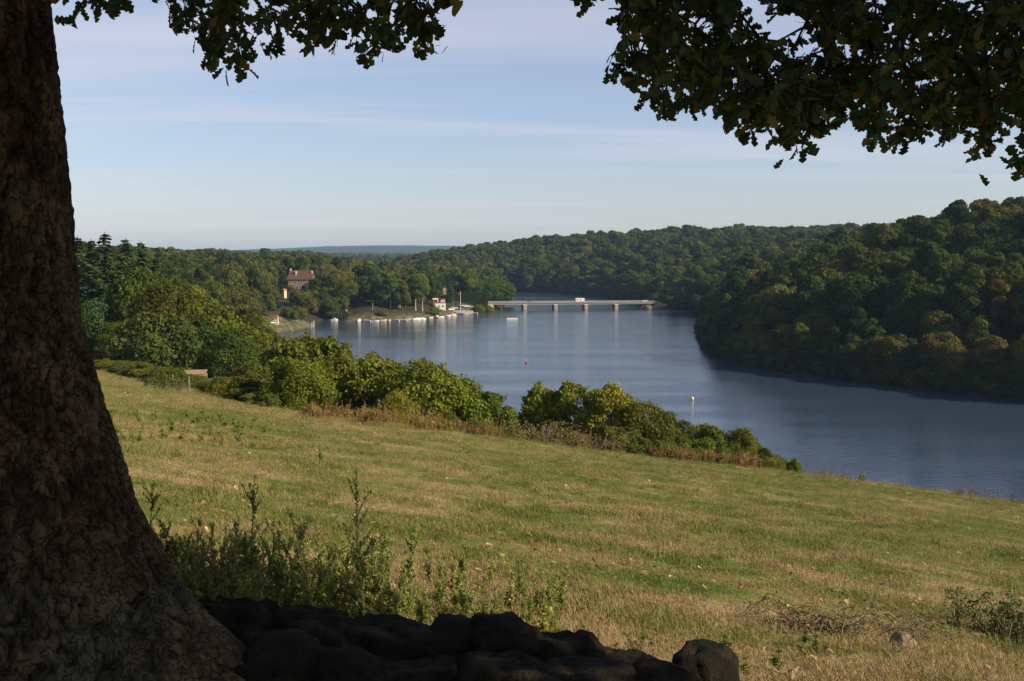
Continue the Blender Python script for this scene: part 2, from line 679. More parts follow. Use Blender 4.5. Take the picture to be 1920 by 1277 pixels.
me = np_mesh("ground", verts, [quads, fan], [ground_mat], smooth=True)
dfv, _ = poly_dist(FIELD, verts[:, 0], verts[:, 1])
dlv, _ = poly_dist(LAKE, verts[:, 0], verts[:, 1])
wob = (fbm(verts / 3.0, 2, 3) - 0.5) * 3
a = me.attributes.new("field", 'FLOAT', 'POINT')
a.data.foreach_set("value", sstep(5.0, 0.5, dfv + wob).astype(np.float32))
bx, by = verts[:, 0], verts[:, 1]
beach = sstep(8, 3, dlv) * ((bx < -8) & (bx > -92) & (by > 560) & (by < 760))
lane = ((bx < -100) & (bx > -150) & (by > 490) & (by < 560)) * sstep(18, 10, dlv)
a = me.attributes.new("bank", 'FLOAT', 'POINT')
a.data.foreach_set("value", np.maximum(beach, lane).astype(np.float32))
ground = tag(link("ground", me), kind="structure")

# ---- the lake
t = NT("water_mat")
p = t.pos()
n1 = t.noise(t.mapping(p, (0.5, 1.1, 1)), 1.0, 3, 0.6)
n2 = t.noise(t.mapping(p, (2.2, 3.6, 1), rz=0.3), 1.0, 2, 0.5)
n3 = t.noise(t.mapping(p, (0.012, 0.05, 1), rz=0.12), 1.0, 3, 0.55)
h = t.math('ADD', t.math('MULTIPLY', n1, 1.0), t.math('MULTIPLY', n2, 0.35))
bmp = t.node("ShaderNodeBump")
bmp.inputs["Distance"].default_value = 0.13
t.l.new(t.range(n3, 0.35, 0.7, 0.35, 1.0), bmp.inputs["Strength"])
t.l.new(h, bmp.inputs["Height"])
b = t.node("ShaderNodeBsdfPrincipled")
b.inputs["Base Color"].default_value = (0.032, 0.05, 0.08, 1)
b.inputs["IOR"].default_value = 1.333
b.inputs["Roughness"].default_value = 0.08
t.l.new(bmp.outputs[0], b.inputs["Normal"])
water_mat = t.done(b.outputs[0])
mb = MB()
mb.add([(-135, 40, 0), (440, 0, 0), (440, 400, 0), (150, 800, 0), (120, 1085, 0), (-40, 1085, 0), (-30, 760, 0), (-135, 640, 0)], [tuple(range(8))])
lake = tag(mb.obj("lake_water", water_mat), kind="structure")

# ------------------------------------------------------------------ foliage
OAKS = [(0.0, (0.032, 0.048, 0.012)), (0.35, (0.05, 0.07, 0.017)), (0.6, (0.075, 0.09, 0.02)), (0.84, (0.10, 0.102, 0.023)), (1.0, (0.12, 0.098, 0.026))]
wood_leaf = foliage_mat("woodland_leaf", OAKS, 0.25)
conifer_leaf = foliage_mat("conifer_needle", [(0, (0.026, 0.042, 0.017)), (1, (0.046, 0.062, 0.022))], 0.12)
bush_leaf = foliage_mat("bush_leaf", [(0, (0.075, 0.105, 0.017)), (0.5, (0.11, 0.132, 0.022)), (1, (0.165, 0.15, 0.028))], 0.3, True)
weed_leaf = foliage_mat("weed_leaf", [(0, (0.085, 0.125, 0.034)), (0.6, (0.145, 0.175, 0.055)), (1, (0.24, 0.22, 0.085))], 0.3, True)
bark_far = plain("bark_far", (0.07, 0.055, 0.04), 0.9, 0.1)
bark_pale = plain("bark_pale", (0.3, 0.26, 0.2), 0.85, 0.1)
twig_mat = plain("twig", (0.045, 0.033, 0.022), 0.9, 0.1)


def unit(v):
    return v / (np.linalg.norm(v, axis=-1, keepdims=True) + 1e-9)


def leaf_quads(pos, nor, size, r, aspect=1.5):
    """Pointed, slightly folded leaves: diamonds of two triangles' worth each."""
    n = len(pos)
    a = unit(np.cross(nor, r.normal(size=(n, 3))))
    b = np.cross(nor, a)
    L = (size * aspect * 0.5)[:, None]
    Wd = (size * 0.5)[:, None]
    fold = nor * (size * 0.14)[:, None]
    v = np.stack([pos - a * L, pos + b * Wd + fold - a * L * 0.15, pos + a * L, pos - b * Wd + fold - a * L * 0.1], 1).reshape(-1, 3)
    f = np.arange(4 * n).reshape(n, 4)
    return v, f


def crown_arrays(seed, rx, rz, zc, nl, nleaf, size, lobe=(0.2, 0.4), low=-0.5, out=0.62, shape=None, jitter=0.8, spiky=0.9):
    r = np.random.default_rng(seed)
    d = unit(r.normal(size=(nl * 4, 3)))
    d = d[d[:, 2] > low][:nl]
    k = r.uniform(0.35, 0.8, len(d)) ** 0.7
    c = d * k[:, None] * np.array([rx, rx, rz]) * (1.25 * out)
    if shape is not None:
        c[:, :2] *= shape(c[:, 2] / rz)[:, None]
    c[:, 2] += zc
    lr = r.uniform(lobe[0], lobe[1], len(c)) * rx
    cen = np.array([0, 0, zc - rz * 0.2])
    pick = r.choice(len(c), nleaf * 2, p=lr ** 2 / (lr ** 2).sum())
    od = unit(c[pick] - cen)
    dd = unit(unit(r.normal(size=(len(pick), 3))) + 0.55 * od + np.array([0, 0, 0.25]))
    lump = fbm(dd * 2.2 + c[pick] * 1.7, 2, seed)
    rad = lr[pick] * (r.uniform(0.62, 1.0, len(pick)) + spiky * np.clip(lump - 0.5, 0, 1))
    pos = c[pick] + dd * rad[:, None] * np.array([1, 1, 0.85])
    # leaves buried deep inside other clumps are dropped
    dm = np.linalg.norm((pos[:, None] - c[None]) / lr[None, :, None], axis=2)
    pos_ok = (dm < 0.55).sum(1) < 1
    pos, dd, pick = pos[pos_ok][:nleaf], dd[pos_ok][:nleaf], pick[pos_ok][:nleaf]
    nor = unit(dd + jitter * unit(r.normal(size=(len(pos), 3))))
    sz = size * r.uniform(0.55, 1.35, len(pos))
    v, f = leaf_quads(pos, nor, sz, r)
    lobe_t = r.uniform(0, 1, len(c))
    val = np.clip(0.55 * lobe_t[pick] + 0.45 * r.uniform(0, 1, len(pos)), 0, 1)
    return v, f, val, c


def trunk_arrays(seed, h, r0, centres, nlimb=6, sides=7, lean=0.3):
    r = np.random.default_rng(seed + 99)
    V, Fs, n = [], [], 0
    k = np.linspace(0, 1, 7)
    p = np.stack([lean * np.sin(k * 2.1), lean * np.sin(k * 1.3 + 1) - lean * math.sin(1), -0.6 + k * (h + 0.6)], -1)
    rad = r0 * (1 - 0.8 * k) * (1 + 0.7 * np.exp(-k * 12))
    v, f = tube(p, rad, sides)
    V.append(v)
    Fs.append(f)
    n += len(v)
    for q in r.permutation(len(centres))[:nlimb]:
        a = p[r.integers(2, 5)]
        b = centres[q]
        if b[2] < a[2]:
            continue
        m = (a + b) / 2 + np.array([0, 0, -0.08 * np.linalg.norm(b - a)])
        v, f = tube(np.array([a, m, b]), np.array([r0 * 0.42, r0 * 0.26, r0 * 0.08]), 5)
        V.append(v)
        Fs.append(f + n)
        n += len(v)
    return np.concatenate(V), np.concatenate(Fs)


def tree_kind(name, seed, leafm, barkm, h, rx, rz, zc, nl, nleaf, size, r0, shrink=1.0, **k):
    v, f, val, c = crown_arrays(seed, rx, rz, zc, nl, nleaf, size, **k)
    cm = np_mesh(name + "_crown", v, f, [leafm], val)
    tv, tf = trunk_arrays(seed, zc + rz * 0.3, r0, c)
    tm = np_mesh(name + "_trunk", tv, tf, [barkm], smooth=True)
    both = np_mesh(name + "_whole", np.concatenate([v, tv]), np.concatenate([f, tf + len(v)]), [leafm, barkm],
                   np.concatenate([val, np.full(len(tf), 0.5)]), midx=np.r_[np.zeros(len(f)), np.ones(len(tf))])
    top = float(v[:, 2].max())
    wid = float(np.percentile(np.hypot(v[:, 0], v[:, 1]), 96))
    return dict(name=name, crown=cm, trunk=tm, whole=both, h=top, r=wid)


BROAD = [tree_kind("broadleaf_tree", 11 + s, wood_leaf, bark_far, 14, rx, rz, zc, nl, 8500, 0.42, 0.3, low=-0.8)
         for s, (rx, rz, zc, nl) in enumerate([(6.2, 6.6, 7.4, 44), (6.9, 6.0, 7.0, 50), (5.6, 7.2, 7.8, 38), (6.0, 6.2, 7.2, 56), (7.2, 6.6, 7.6, 62), (5.2, 6.6, 7.4, 32), (4.3, 8.4, 9.2, 36), (8.0, 5.2, 6.6, 40), (6.4, 7.0, 7.8, 18)])]
FARB = [tree_kind("far_tree", 31 + s, wood_leaf, bark_far, 14, 6.6, 6.4, 7.2, 26, 1300, 0.95, 0.3, low=-0.6) for s in range(4)]
TALL = [tree_kind("poplar_tree", 41 + s, wood_leaf, bark_pale, 24, 4.4, 10.5, 14.5, 46, 6500, 0.46, 0.34, low=-0.8,
                  shape=lambda z: 0.62 + 0.5 * np.sqrt(np.clip(1 - z * z, 0, 1)) - 0.25 * z) for s in range(3)]
HERO = [tree_kind("broadleaf_tree", 81 + s, wood_leaf, bark_far, 14, rx, rz, zc, nl, 17000, 0.23, 0.3, low=-0.9, lobe=(0.13, 0.36), spiky=1.5)
        for s, (rx, rz, zc, nl) in enumerate([(6.2, 6.8, 7.0, 70), (6.6, 6.2, 6.6, 84), (5.4, 7.2, 7.4, 60)])]
FRINGE = [tree_kind("shore_bush", 91 + s, wood_leaf, bark_far, 6, 4.6, 3.9, 2.9, 30, 2600, 0.4, 0.15, low=-0.95) for s in range(3)]
AIRY = [tree_kind("birch_tree", 51 + s, wood_leaf, bark_pale, 15, 5.0, 6.6, 8.4, 70, 15000, 0.2, 0.24, low=-0.8, lobe=(0.14, 0.32), jitter=1.3, spiky=1.6) for s in range(2)]
BUSH = [tree_kind("bush", 61 + s, bush_leaf, twig_mat, 5, rx, rz, zc, nl, nlf, sz, 0.13, low=-0.95, lobe=(0.15, 0.38), jitter=1.1, spiky=1.8)
        for s, (rx, rz, zc, nl, nlf, sz) in enumerate([(3.1, 2.8, 2.2, 60, 22000, 0.12), (2.8, 2.7, 2.0, 50, 20000, 0.13), (2.6, 3.0, 2.5, 30, 10000, 0.15),
                                                       (3.0, 2.6, 1.9, 74, 25000, 0.11), (2.5, 3.0, 2.3, 36, 13000, 0.14)])]


def conifer(seed, h, rad):
    r = np.random.default_rng(seed)
    P, Nn, S = [], [], []
    z = 1.2
    while z < h * 0.985:
        k = 1 - z / h
        R0 = rad * (k ** 0.85) + 0.12
        nb = max(4, int(11 * k) + 4)
        for a in r.uniform(0, 2 * math.pi, nb):
            L = R0 * r.uniform(0.7, 1.1)
            m = max(3, int(L / 0.26))
            s = np.linspace(0.15, 1, m)
            droop = -0.32 * L * s ** 1.3 + 0.12 * L * s ** 3
            w = r.normal(size=(m, 3)) * 0.14 * (1.1 - 0.6 * s)[:, None] * max(L, 0.5)
            p = np.stack([np.cos(a) * L * s, np.sin(a) * L * s, z + droop], -1) + w * np.array([1, 1, 0.4])
            P.append(p)
            Nn.append(unit(np.tile([0.3 * math.cos(a), 0.3 * math.sin(a), 1.0], (m, 1)) + 0.5 * r.normal(size=(m, 3))))
            S.append(np.full(m, 0.5) * r.uniform(0.7, 1.2, m))
        z += 0.42 + 0.25 * k
    P, Nn, S = map(np.concatenate, (P, Nn, S))
    v, f = leaf_quads(P, Nn, S, r, 1.7)
    val = r.uniform(0, 1, len(f))
    k = np.linspace(0, 1, 5)
    tv, tf = tube(np.stack([k * 0, k * 0, -0.6 + k * (h + 0.6)], -1), 0.3 * (1 - 0.95 * k) + 0.01, 7)
    return dict(name="conifer_tree", crown=np_mesh("conifer_crown", v, f, [conifer_leaf], val), trunk=np_mesh("conifer_trunk", tv, tf, [bark_far], smooth=True), h=h, r=rad)


CONI = [conifer(71 + s, 20, 4.2 - 0.5 * s) for s in range(2)]


def plant(kind, loc, scale, label, cat, group=None, rz=None, tint=(1, 1, 1), wide=1.0, name=None):
    """A tree or bush: an Empty at its foot with its trunk and its crown."""
    e = empty(name or kind["name"], loc, rng.uniform(0, 6.28) if rz is None else rz, (scale * wide, scale * wide, scale))
    tr = link("trunk", kind["trunk"], e)
    cr = link("crown", kind["crown"], e)
    cr.color = (*tint, 1)
    return tag(e, label, cat, group)


# ------------------------------------------------------------------ woods: where every tree stands
SKYLINE = np.array([(-400, 440), (60, 440), (130, 446), (200, 452), (300, 459), (450, 465), (560, 470), (600, 478), (640, 488), (740, 490), (800, 476), (860, 467),
                    (900, 461), (1000, 445), (1100, 437), (1300, 421), (1420, 424), (1500, 427), (1560, 420), (1650, 408), (1720, 385), (1780, 378), (1840, 374), (1900, 368), (2400, 330)], float)
CLEAR = [  # x0, x1, y0, y1 in photo pixels and the distance up to which nothing may stand in the way
    (538, 592, 502, 541, 700), (524, 538, 538, 556, 690), (507, 552, 588, 625, 530), (575, 592, 600, 622, 560), (496, 1318, 607, 700, 900), (596, 905, 595, 606, 655), (800, 842, 553, 590, 668), (838, 930, 548, 584, 700),
    (935, 1236, 556, 584, 735), (972, 1085, 547, 558, 1060), (660, 690, 566, 580, 640), (530, 552, 554, 572, 600)]

cand = []
for sp, y0, y1, u0, u1 in ((8.8, 180, 820, -0.62, 0.02), (10.6, 180, 640, 0.02, 0.62), (9.5, 640, 820, 0.02, 0.62), (10.0, 820, 2300, -0.5, 0.5)):
    xs = np.arange(-540 if y0 < 500 else -800, 560 if y0 < 500 else 900, sp)
    ys = np.arange(y0, y1, sp)
    X, Y = np.meshgrid(xs, ys)
    X = (X + rng.uniform(-0.42, 0.42, X.shape) * sp).ravel()
    Y = (Y + rng.uniform(-0.42, 0.42, Y.shape) * sp).ravel()
    m = (X / Y > u0) & (X / Y < u1)
    cand.append(np.stack([X[m], Y[m]], -1))
cand = np.concatenate(cand)
belt = []
for i_ in range(2, 24):
    a_, b_ = LAKE[i_], LAKE[i_ + 1]
    L_ = np.linalg.norm(b_ - a_)
    nrm = np.array([(b_ - a_)[1], -(b_ - a_)[0]]) / L_
    for s_ in np.arange(rng.uniform(0, 4), L_, 5.5):
        belt.append(a_ + (b_ - a_) * s_ / L_ + nrm * rng.uniform(1.6, 3.2))
belt = np.array(belt)
bd, _ = poly_dist(LAKE, belt[:, 0], belt[:, 1])
belt = belt[bd > 0.8]
n_main = len(cand)
cand = np.concatenate([cand, belt])
# a closer belt of trees along the far water's edge
dl, _ = poly_dist(LAKE, cand[:, 0], cand[:, 1])
df, _ = poly_dist(FIELD, cand[:, 0], cand[:, 1])
x, y = cand[:, 0], cand[:, 1]
ok = (dl > 0.8) & (df > 7)
near_bank = (y < 462) & (x / y > -0.238 - 4.5 / y) & (x < 60)
ok &= ~near_bank & ~((x >= 60) & (y < 215))
beach = (x > -95) & (x < -8) & (y > 560) & (y < 745) & (dl < np.where(x > -48, 24, 8))
ok &= ~beach
cand = cand[ok]
dl = dl[ok]
x, y = cand[:, 0], cand[:, 1]
z = height(x, y)
hs = rng.uniform(0.7, 1.0, len(x)) * rng.choice([0.9, 1.15, 1.45], len(x), p=[0.3, 0.45, 0.25]) * np.where((x > 50) & (y < 640), 1.22, 1.0) * np.where(dl < 4, 0.6, np.where(dl < 9, 0.8, 1.0))
kindi = rng.integers(0, len(BROAD), len(x))
hgt = np.array([BROAD[k]["h"] for k in kindi])
rad = np.array([BROAD[k]["r"] for k in kindi])
# keep the tops below the skyline of the photograph
px_, ptop = to_px(x, y, z + hgt * hs)
lim = np.interp(px_, SKYLINE[:, 0], SKYLINE[:, 1]) + rng.uniform(-7, 5, len(x))
hlim = (CAMZ + np.array([slope_of(a, b)[1] for a, b in zip(px_, lim)]) * y - z) / hgt
hs2 = np.minimum(hs, hlim)
ok = hs2 > 0.5
# nothing tall stands between the stone house and the sun
hv = np.stack([x + 136, y - 702], -1)
along = hv @ (SUNV[:2] / np.linalg.norm(SUNV[:2]))
side = np.abs(hv @ np.array([-SUNV[1], SUNV[0]]) / np.linalg.norm(SUNV[:2]))
ok &= ~((along > -12) & (along < 45) & (side < 15) & (z + hgt * hs2 > 18 + 0.45 * np.maximum(along, 0)))
ok &= ~((np.abs(x + 136) < 13) & (y > 690) & (y < 718))
_, pbase = to_px(x, y, z)
for (x0, x1, y0, y1, dm) in CLEAR:
    _, pt = to_px(x, y, z + hgt * hs2)
    rp = rad * hs2 * F_PX / y
    bad = (y < dm) & (px_ + rp > x0) & (px_ - rp < x1) & (pt < y1) & (pbase > y0)
    # a shorter tree may still fit below the window
    hfit = (CAMZ + slope_of(960, y1 + 2)[1] * y - z) / hgt
    sh = bad & (hfit > 0.42) & (pbase > y1)
    hs2 = np.where(sh, np.minimum(hs2, hfit), hs2)
    ok &= ~(bad & ~sh)
x, y, z, hs, kindi, hgt, rad, dl = (q[ok] for q in (x, y, z, hs2, kindi, hgt, rad, dl))
# how much of each shows: a coarse picture painted from near to far
BW, BH = 640, 426
buf = np.zeros((BH, BW), bool)
order = np.argsort(y)
vis = np.zeros(len(x))
sc = BW / 1920.0
pxx, ptop = to_px(x, y, z + hgt * hs)
_, pbase = to_px(x, y, z + hgt * hs * 0.08)
rpx = rad * hs * F_PX / y
yy_, xx_ = np.mgrid[0:BH, 0:BW]
for q in order:
    cxp, t0, b0, rp = pxx[q] * sc, ptop[q] * sc, pbase[q] * sc, max(rpx[q] * sc, 0.6)
    i0, i1 = max(0, int(cxp - rp)), min(BW, int(cxp + rp) + 1)
    j0, j1 = max(0, int(t0)), min(BH, int(b0) + 1)
    if i0 >= i1 or j0 >= j1:
        continue
    ry = max((b0 - t0) / 2, 0.6)
    e = ((xx_[j0:j1, i0:i1] - cxp) / rp) ** 2 + ((yy_[j0:j1, i0:i1] - (t0 + b0) / 2) / ry) ** 2 <= 1
    sub = buf[j0:j1, i0:i1]
    vis[q] = (e & ~sub).sum()
    sub |= e
rank = np.argsort(-vis)
single = rank[:270]
rest = np.setdiff1d(np.arange(len(x)), single)
rest = rest[(vis[rest] > 0) | (np.abs(x[rest] / y[rest]) > 0.44) | (rng.uniform(size=len(rest)) < 0.35)]

TINTS = [("dark green", (0.72, 0.85, 0.8)), ("mid green", (0.95, 1.05, 0.9)), ("olive green", (1.15, 1.02, 0.85)), ("yellow green", (1.25, 1.25, 0.8)), ("rusty brown green", (1.2, 0.95, 0.8)), ("grey green", (1.0, 1.12, 1.35))]
for q in single:
    u = x[q] / y[q]
    p = [0.3, 0.3, 0.18, 0.1, 0.07, 0.05]
    k = int(rng.choice(6, p=p))
    tn, tc = TINTS[k]
    if u < -0.02:
        zone = "on the wooded slope beyond the field fence" if y[q] < 480 else "in the woods around the stone house and boat shore"
    elif y[q] < 560:
        zone = "at the foot of the dark wooded bank facing the field" if z[q] < 9 else "high on the dark wooded bank facing the field" if z[q] > 30 else "half way up the dark wooded bank facing the field"
    else:
        zone = "on the wooded hillside beyond the headland and bridge"
    g = "%s broadleaf trees %s" % (tn, zone)
    plant(BROAD[kindi[q]], (x[q], y[q], z[q] - 0.15), hs[q], "%s broadleaf tree %s" % (tn, zone), "tree", g, tint=tc)

far_sel = y[rest] > 620
qn, qf = rest[~far_sel], rest[far_sel]
for nm, q, src in (("woodland", qn, [k["whole"] for k in BROAD]), ("far_woodland", qf, [k["whole"] for k in FARB])):
    s = hs[q][:, None] * rng.uniform(0.9, 1.12, (len(q), 3)) * np.array([1.06, 1.06, 1.0])
    rot = np.stack([np.zeros(len(q)), np.zeros(len(q)), rng.uniform(0, 6.28, len(q))], -1)
    o = scatter(nm, np.stack([x[q], y[q], z[q] - 0.15], -1), rot, s, rng.integers(0, len(src), len(q)), src)
    tag(o, "dense mixed green wood closing up behind the single trees" if nm == "woodland" else "hazy wooded hills beyond the bridge", "woodland", kind="stuff")
print("trees", len(single), len(qn), len(qf))

# low growth that hangs over the water all along the wooded banks
bl_ = []
for i_ in range(2, 25):
    a_, b_ = LAKE[i_], LAKE[i_ + 1]
    L_ = np.linalg.norm(b_ - a_)
    nrm = np.array([(b_ - a_)[1], -(b_ - a_)[0]]) / L_
    for s_ in np.arange(rng.uniform(0, 2), L_, 2.6):
        bl_.append(a_ + (b_ - a_) * s_ / L_ + nrm * rng.uniform(-0.3, 2.6))
bl_ = np.array(bl_)
bl_ = bl_[~((bl_[:, 1] > 722) & (bl_[:, 1] < 748) & (bl_[:, 0] > 60)) & ~((bl_[:, 1] > 715) & (bl_[:, 1] < 752) & (bl_[:, 0] < 0))]
hz_ = np.maximum(height(bl_[:, 0], bl_[:, 1]), -0.1)
o = scatter("shore_thicket", np.column_stack([bl_, hz_ - 0.3]), np.stack([hz_ * 0, hz_ * 0, rng.uniform(0, 6.28, len(bl_))], -1), rng.uniform(0.5, 1.05, len(bl_)), rng.integers(0, 3, len(bl_)), [k["whole"] for k in FRINGE])
tag(o, "dark thicket hanging over the water along the wooded bank", "thicket", kind="stuff")

# the blue ridge on the horizon carries its own wood
rx_ = rng.uniform(-2600, 1400, 12000)
ry_ = np.where(rng.uniform(size=12000) < 0.65, rng.uniform(7100, 7900, 12000), rng.uniform(2300, 7100, 12000))
rz_ = height(rx_, ry_)
pr, pt = to_px(rx_, ry_, rz_ + 13)
lim = np.interp(pr, [-900, 520, 590, 620, 800, 900, 1900], [474, 470, 468, 461, 461, 466, 472])
m = (pt > lim) & ((ry_ > 7050) | (pt > 474))
o = scatter("horizon_woodland", np.stack([rx_, ry_, rz_ - 0.3], -1)[m], np.stack([rx_ * 0, rx_ * 0, rng.uniform(0, 6.28, len(rx_))], -1)[m],
            rng.uniform(0.9, 1.5, len(rx_))[m], rng.integers(0, 4, len(rx_))[m], [k["whole"] for k in FARB])
tag(o, "blue hazy wooded ridge along the horizon", "woodland", kind="stuff")

# ------------------------------------------------------------------ trees one can pick out
def tree_px(kind, px, top, d, label, cat="tree", group=None, tint=(1, 1, 1), wide=1.0, name=None, zoff=-0.15):
    g = seat(px, d)
    s = (at(px, top, d)[2] - g[2]) / kind["h"]
    return plant(kind, (g[0], g[1], g[2] + zoff), s, label, cat, group, tint=tint, wide=wide, name=name)


# conifers standing above the wood left of the field
for k, (px, top, d, lab) in enumerate([
        (150, 440, 246, "dark conifer with a blunt top on the wooded slope beside the tallest conifer"),
        (201, 433, 240, "tallest dark conifer rising above the wooded slope beyond the fence"),
        (240, 444, 250, "narrow dark conifer with a thin leader on the wooded slope"),
        (268, 450, 262, "slender conifer whose spiky tip stands above the broadleaf wood"),
        (178, 466, 226, "broad dark conifer in front of the tallest conifer"),
        (228, 474, 232, "short dark conifer behind the yellow green tree"),
        (136, 460, 228, "dark conifer close to the oak trunk on the wooded slope"),
        (175, 446, 256, "dark conifer squeezed between two taller conifers"),
        (292, 480, 270, "small conifer at the end of the conifer stand")]):
    tree_px(CONI[k % 2], px, top, d, lab, "conifer", "conifers on the wooded slope", tint=(1.05, 1.1, 0.95), wide=1.45)
tree_px(CONI[0], 843, 510, 700, "blue grey conifer standing behind the clipped hedge", "conifer", tint=(1.1, 1.2, 1.6), wide=1.1)
tree_px(CONI[1], 686, 486, 690, "pointed dark conifer behind the poplars of the boat shore", "conifer", tint=(0.8, 0.9, 1.0))
tree_px(CONI[1], 529, 512, 668, "dark conifer beside the stone house wall", "conifer", tint=(0.75, 0.9, 1.0), wide=1.2)

# the trees along the far side of the field
for kd, px, top, d, tint, wide, lab in [
        (AIRY[0], 302, 530, 196, (1.15, 0.95, 0.72), 1.12, "tall brownish green birch behind the field fence"),
        (HERO[1], 170, 557, 208, (1.15, 1.35, 1.7), 0.95, "silvery grey green willow beside the oak trunk at the field end"),
        (HERO[0], 275, 497, 218, (1.35, 1.35, 0.75), 0.8, "bright yellow green tree rising behind the brown birch"),
        (AIRY[1], 168, 508, 246, (1.4, 1.05, 0.7), 0.8, "small golden brown birch with bare pale stems by the conifers"),
        (HERO[0], 395, 548, 205, (1.15, 1.25, 0.75), 1.05, "fresh green round tree beside the brown birch"),
        (HERO[1], 430, 610, 158, (0.85, 1.0, 0.75), 1.0, "dense dark green tree at the corner of the field"),
        (HERO[2], 352, 528, 232, (1.35, 1.3, 0.7), 0.8, "yellowish tree top above the fresh green tree"),
        (AIRY[0], 452, 575, 215, (1.25, 1.0, 0.6), 0.8, "olive tree beyond the dense dark green tree by the water"),
        (HERO[2], 212, 600, 190, (1.2, 1.25, 0.75), 1.0, "leafy green tree overhanging the dark gap at the field end"),
        (HERO[2], 480, 588, 260, (1.5, 1.3, 0.6), 0.9, "small olive yellow tree above the near lake shore")]:
    tree_px(kd, px, top, d, lab, "tree", None, tint, wide)

# poplars and trees on the boat shore
for k, (px, top, d, tint, wide) in enumerate([(707, 515, 630, (1.25, 1.5, 1.0), 1.0), (732, 510, 622, (1.35, 1.6, 1.0), 1.1), (750, 522, 628, (1.4, 1.6, 0.9), 1.0),
                                              (779, 514, 630, (1.3, 1.6, 1.0), 1.15), (792, 512, 634, (1.3, 1.55, 1.0), 1.0), (716, 520, 640, (1.0, 1.2, 0.85), 1.0), (768, 524, 655, (1.0, 1.2, 0.9), 1.0)]):
    tree_px(TALL[k % 3], px, top, d, "tall pale stemmed poplar on the shore behind the moored boats", "tree", "poplars behind the moored boats", tint, wide)
for kd, px, top, d, tint, wide, lab in [
        (BROAD[1], 592, 520, 682, (0.9, 1.0, 0.8), 0.9, "broad dark tree half hiding the gable of the stone house"),
        (BROAD[7], 545, 534, 684, (0.9, 1.0, 0.8), 0.8, "low spreading tree before the stone house wall"),
        (BROAD[2], 668, 540, 640, (1.0, 1.1, 0.85), 1.0, "upright green tree behind the pale shelter"),
        (BUSH[3], 655, 584, 606, (1.0, 1.0, 0.8), 1.3, "small shrub between the cove and the boat beach"),
        (BUSH[0], 800, 584, 630, (1.0, 1.1, 0.8), 1.4, "green shrub above the tight boat group"),
        (HERO[0], 603, 546, 613, (0.85, 1.0, 0.85), 1.0, "dark tree hanging over the head of the cove"),
        (BROAD[3], 622, 556, 611, (0.8, 1.0, 0.85), 1.0, "low dark tree behind the lone white and blue boat"),
        (BROAD[0], 640, 553, 614, (0.95, 1.05, 0.85), 0.95, "dark round tree where the cove meets the boat beach"),
        (BUSH[1], 690, 582, 618, (1.0, 1.0, 0.8), 1.4, "flat shrub beside the thin grey lamp post"),
        (BUSH[0], 742, 580, 632, (0.9, 1.0, 0.8), 1.5, "dark shrub between the pale poplar stems"),
        (BUSH[4], 764, 578, 640, (1.0, 1.05, 0.8), 1.5, "shrub behind the last pair of poplar stems"),
        (BUSH[3], 672, 586, 612, (1.2, 1.0, 0.8), 1.4, "low brownish shrub at the start of the boat beach"),
        (BROAD[5], 552, 582, 540, (1.0, 1.1, 0.8), 0.9, "small green tree above the lane by the jetty"),
        (AIRY[1], 650, 520, 620, (1.35, 1.3, 0.9), 1.0, "loose olive tree with bare stems at the end of the boat beach"),
        (BROAD[0], 600, 536, 640, (0.85, 1.05, 0.85), 1.1, "dark green tree overhanging the cove below the stone house"),
        (BROAD[3], 630, 540, 648, (0.8, 1.0, 0.85), 1.0, "dark green tree between the cove and the boat beach"),
        (BROAD[1], 566, 576, 560, (1.3, 1.15, 0.85), 1.15, "round olive bushy tree above the jetty"),
        (BROAD[2], 588, 560, 600, (0.95, 1.1, 0.85), 1.0, "green tree standing between the house and the jetty"),
        (BROAD[4], 612, 492, 735, (1.2, 1.05, 0.7), 1.0, "brown green tree behind the gable of the stone house"),
        (BROAD[0], 870, 500, 735, (1.15, 1.3, 0.8), 1.0, "fresh green tree behind the clipped hedge"),
        (BROAD[1], 920, 528, 752, (1.0, 1.2, 0.8), 1.0, "broad green tree at the bridge end beside the hedge"),
        (BROAD[3], 945, 530, 775, (1.25, 1.45, 0.85), 1.1, "bright green tree overhanging the water behind the bridge"),
        (BROAD[5], 895, 525, 760, (0.85, 1.0, 0.85), 1.0, "dark tree behind the end of the clipped hedge"),
        (BROAD[2], 812, 520, 670, (0.95, 1.1, 0.8), 1.0, "dark green tree behind the white boat club"),
        (BUSH[0], 719, 578, 606, (1.25, 1.1, 0.9), 1.1, "small willow bush at the foot of the poplars"),
        (BUSH[3], 815, 573, 634, (1.2, 1.4, 0.8), 1.1, "bright green bush in front of the white boat club"),
        (BUSH[1], 899, 570, 690, (0.9, 1.05, 0.8), 1.3, "dark reed clump at the bridge foot next to the beached boats"),
        (BUSH[3], 917, 571, 705, (1.15, 1.1, 0.9), 1.3, "yellowish reed clump right below the bridge end"),
        (BUSH[4], 934, 572, 715, (1.0, 1.1, 0.8), 1.2, "green reed clump under the first bridge span"),
        (BUSH[2], 1257, 544, 742, (1.5, 1.35, 0.9), 1.1, "olive willow bush on the bank beyond the bridge rocks"),
        (BUSH[0], 1275, 542, 746, (1.6, 1.6, 0.8), 1.0, "yellow green bush beside the olive willow bush near the bridge")]:
    tree_px(kd, px, top, d, lab, "bush" if kd["name"] == "bush" else "tree", None, tint, wide)

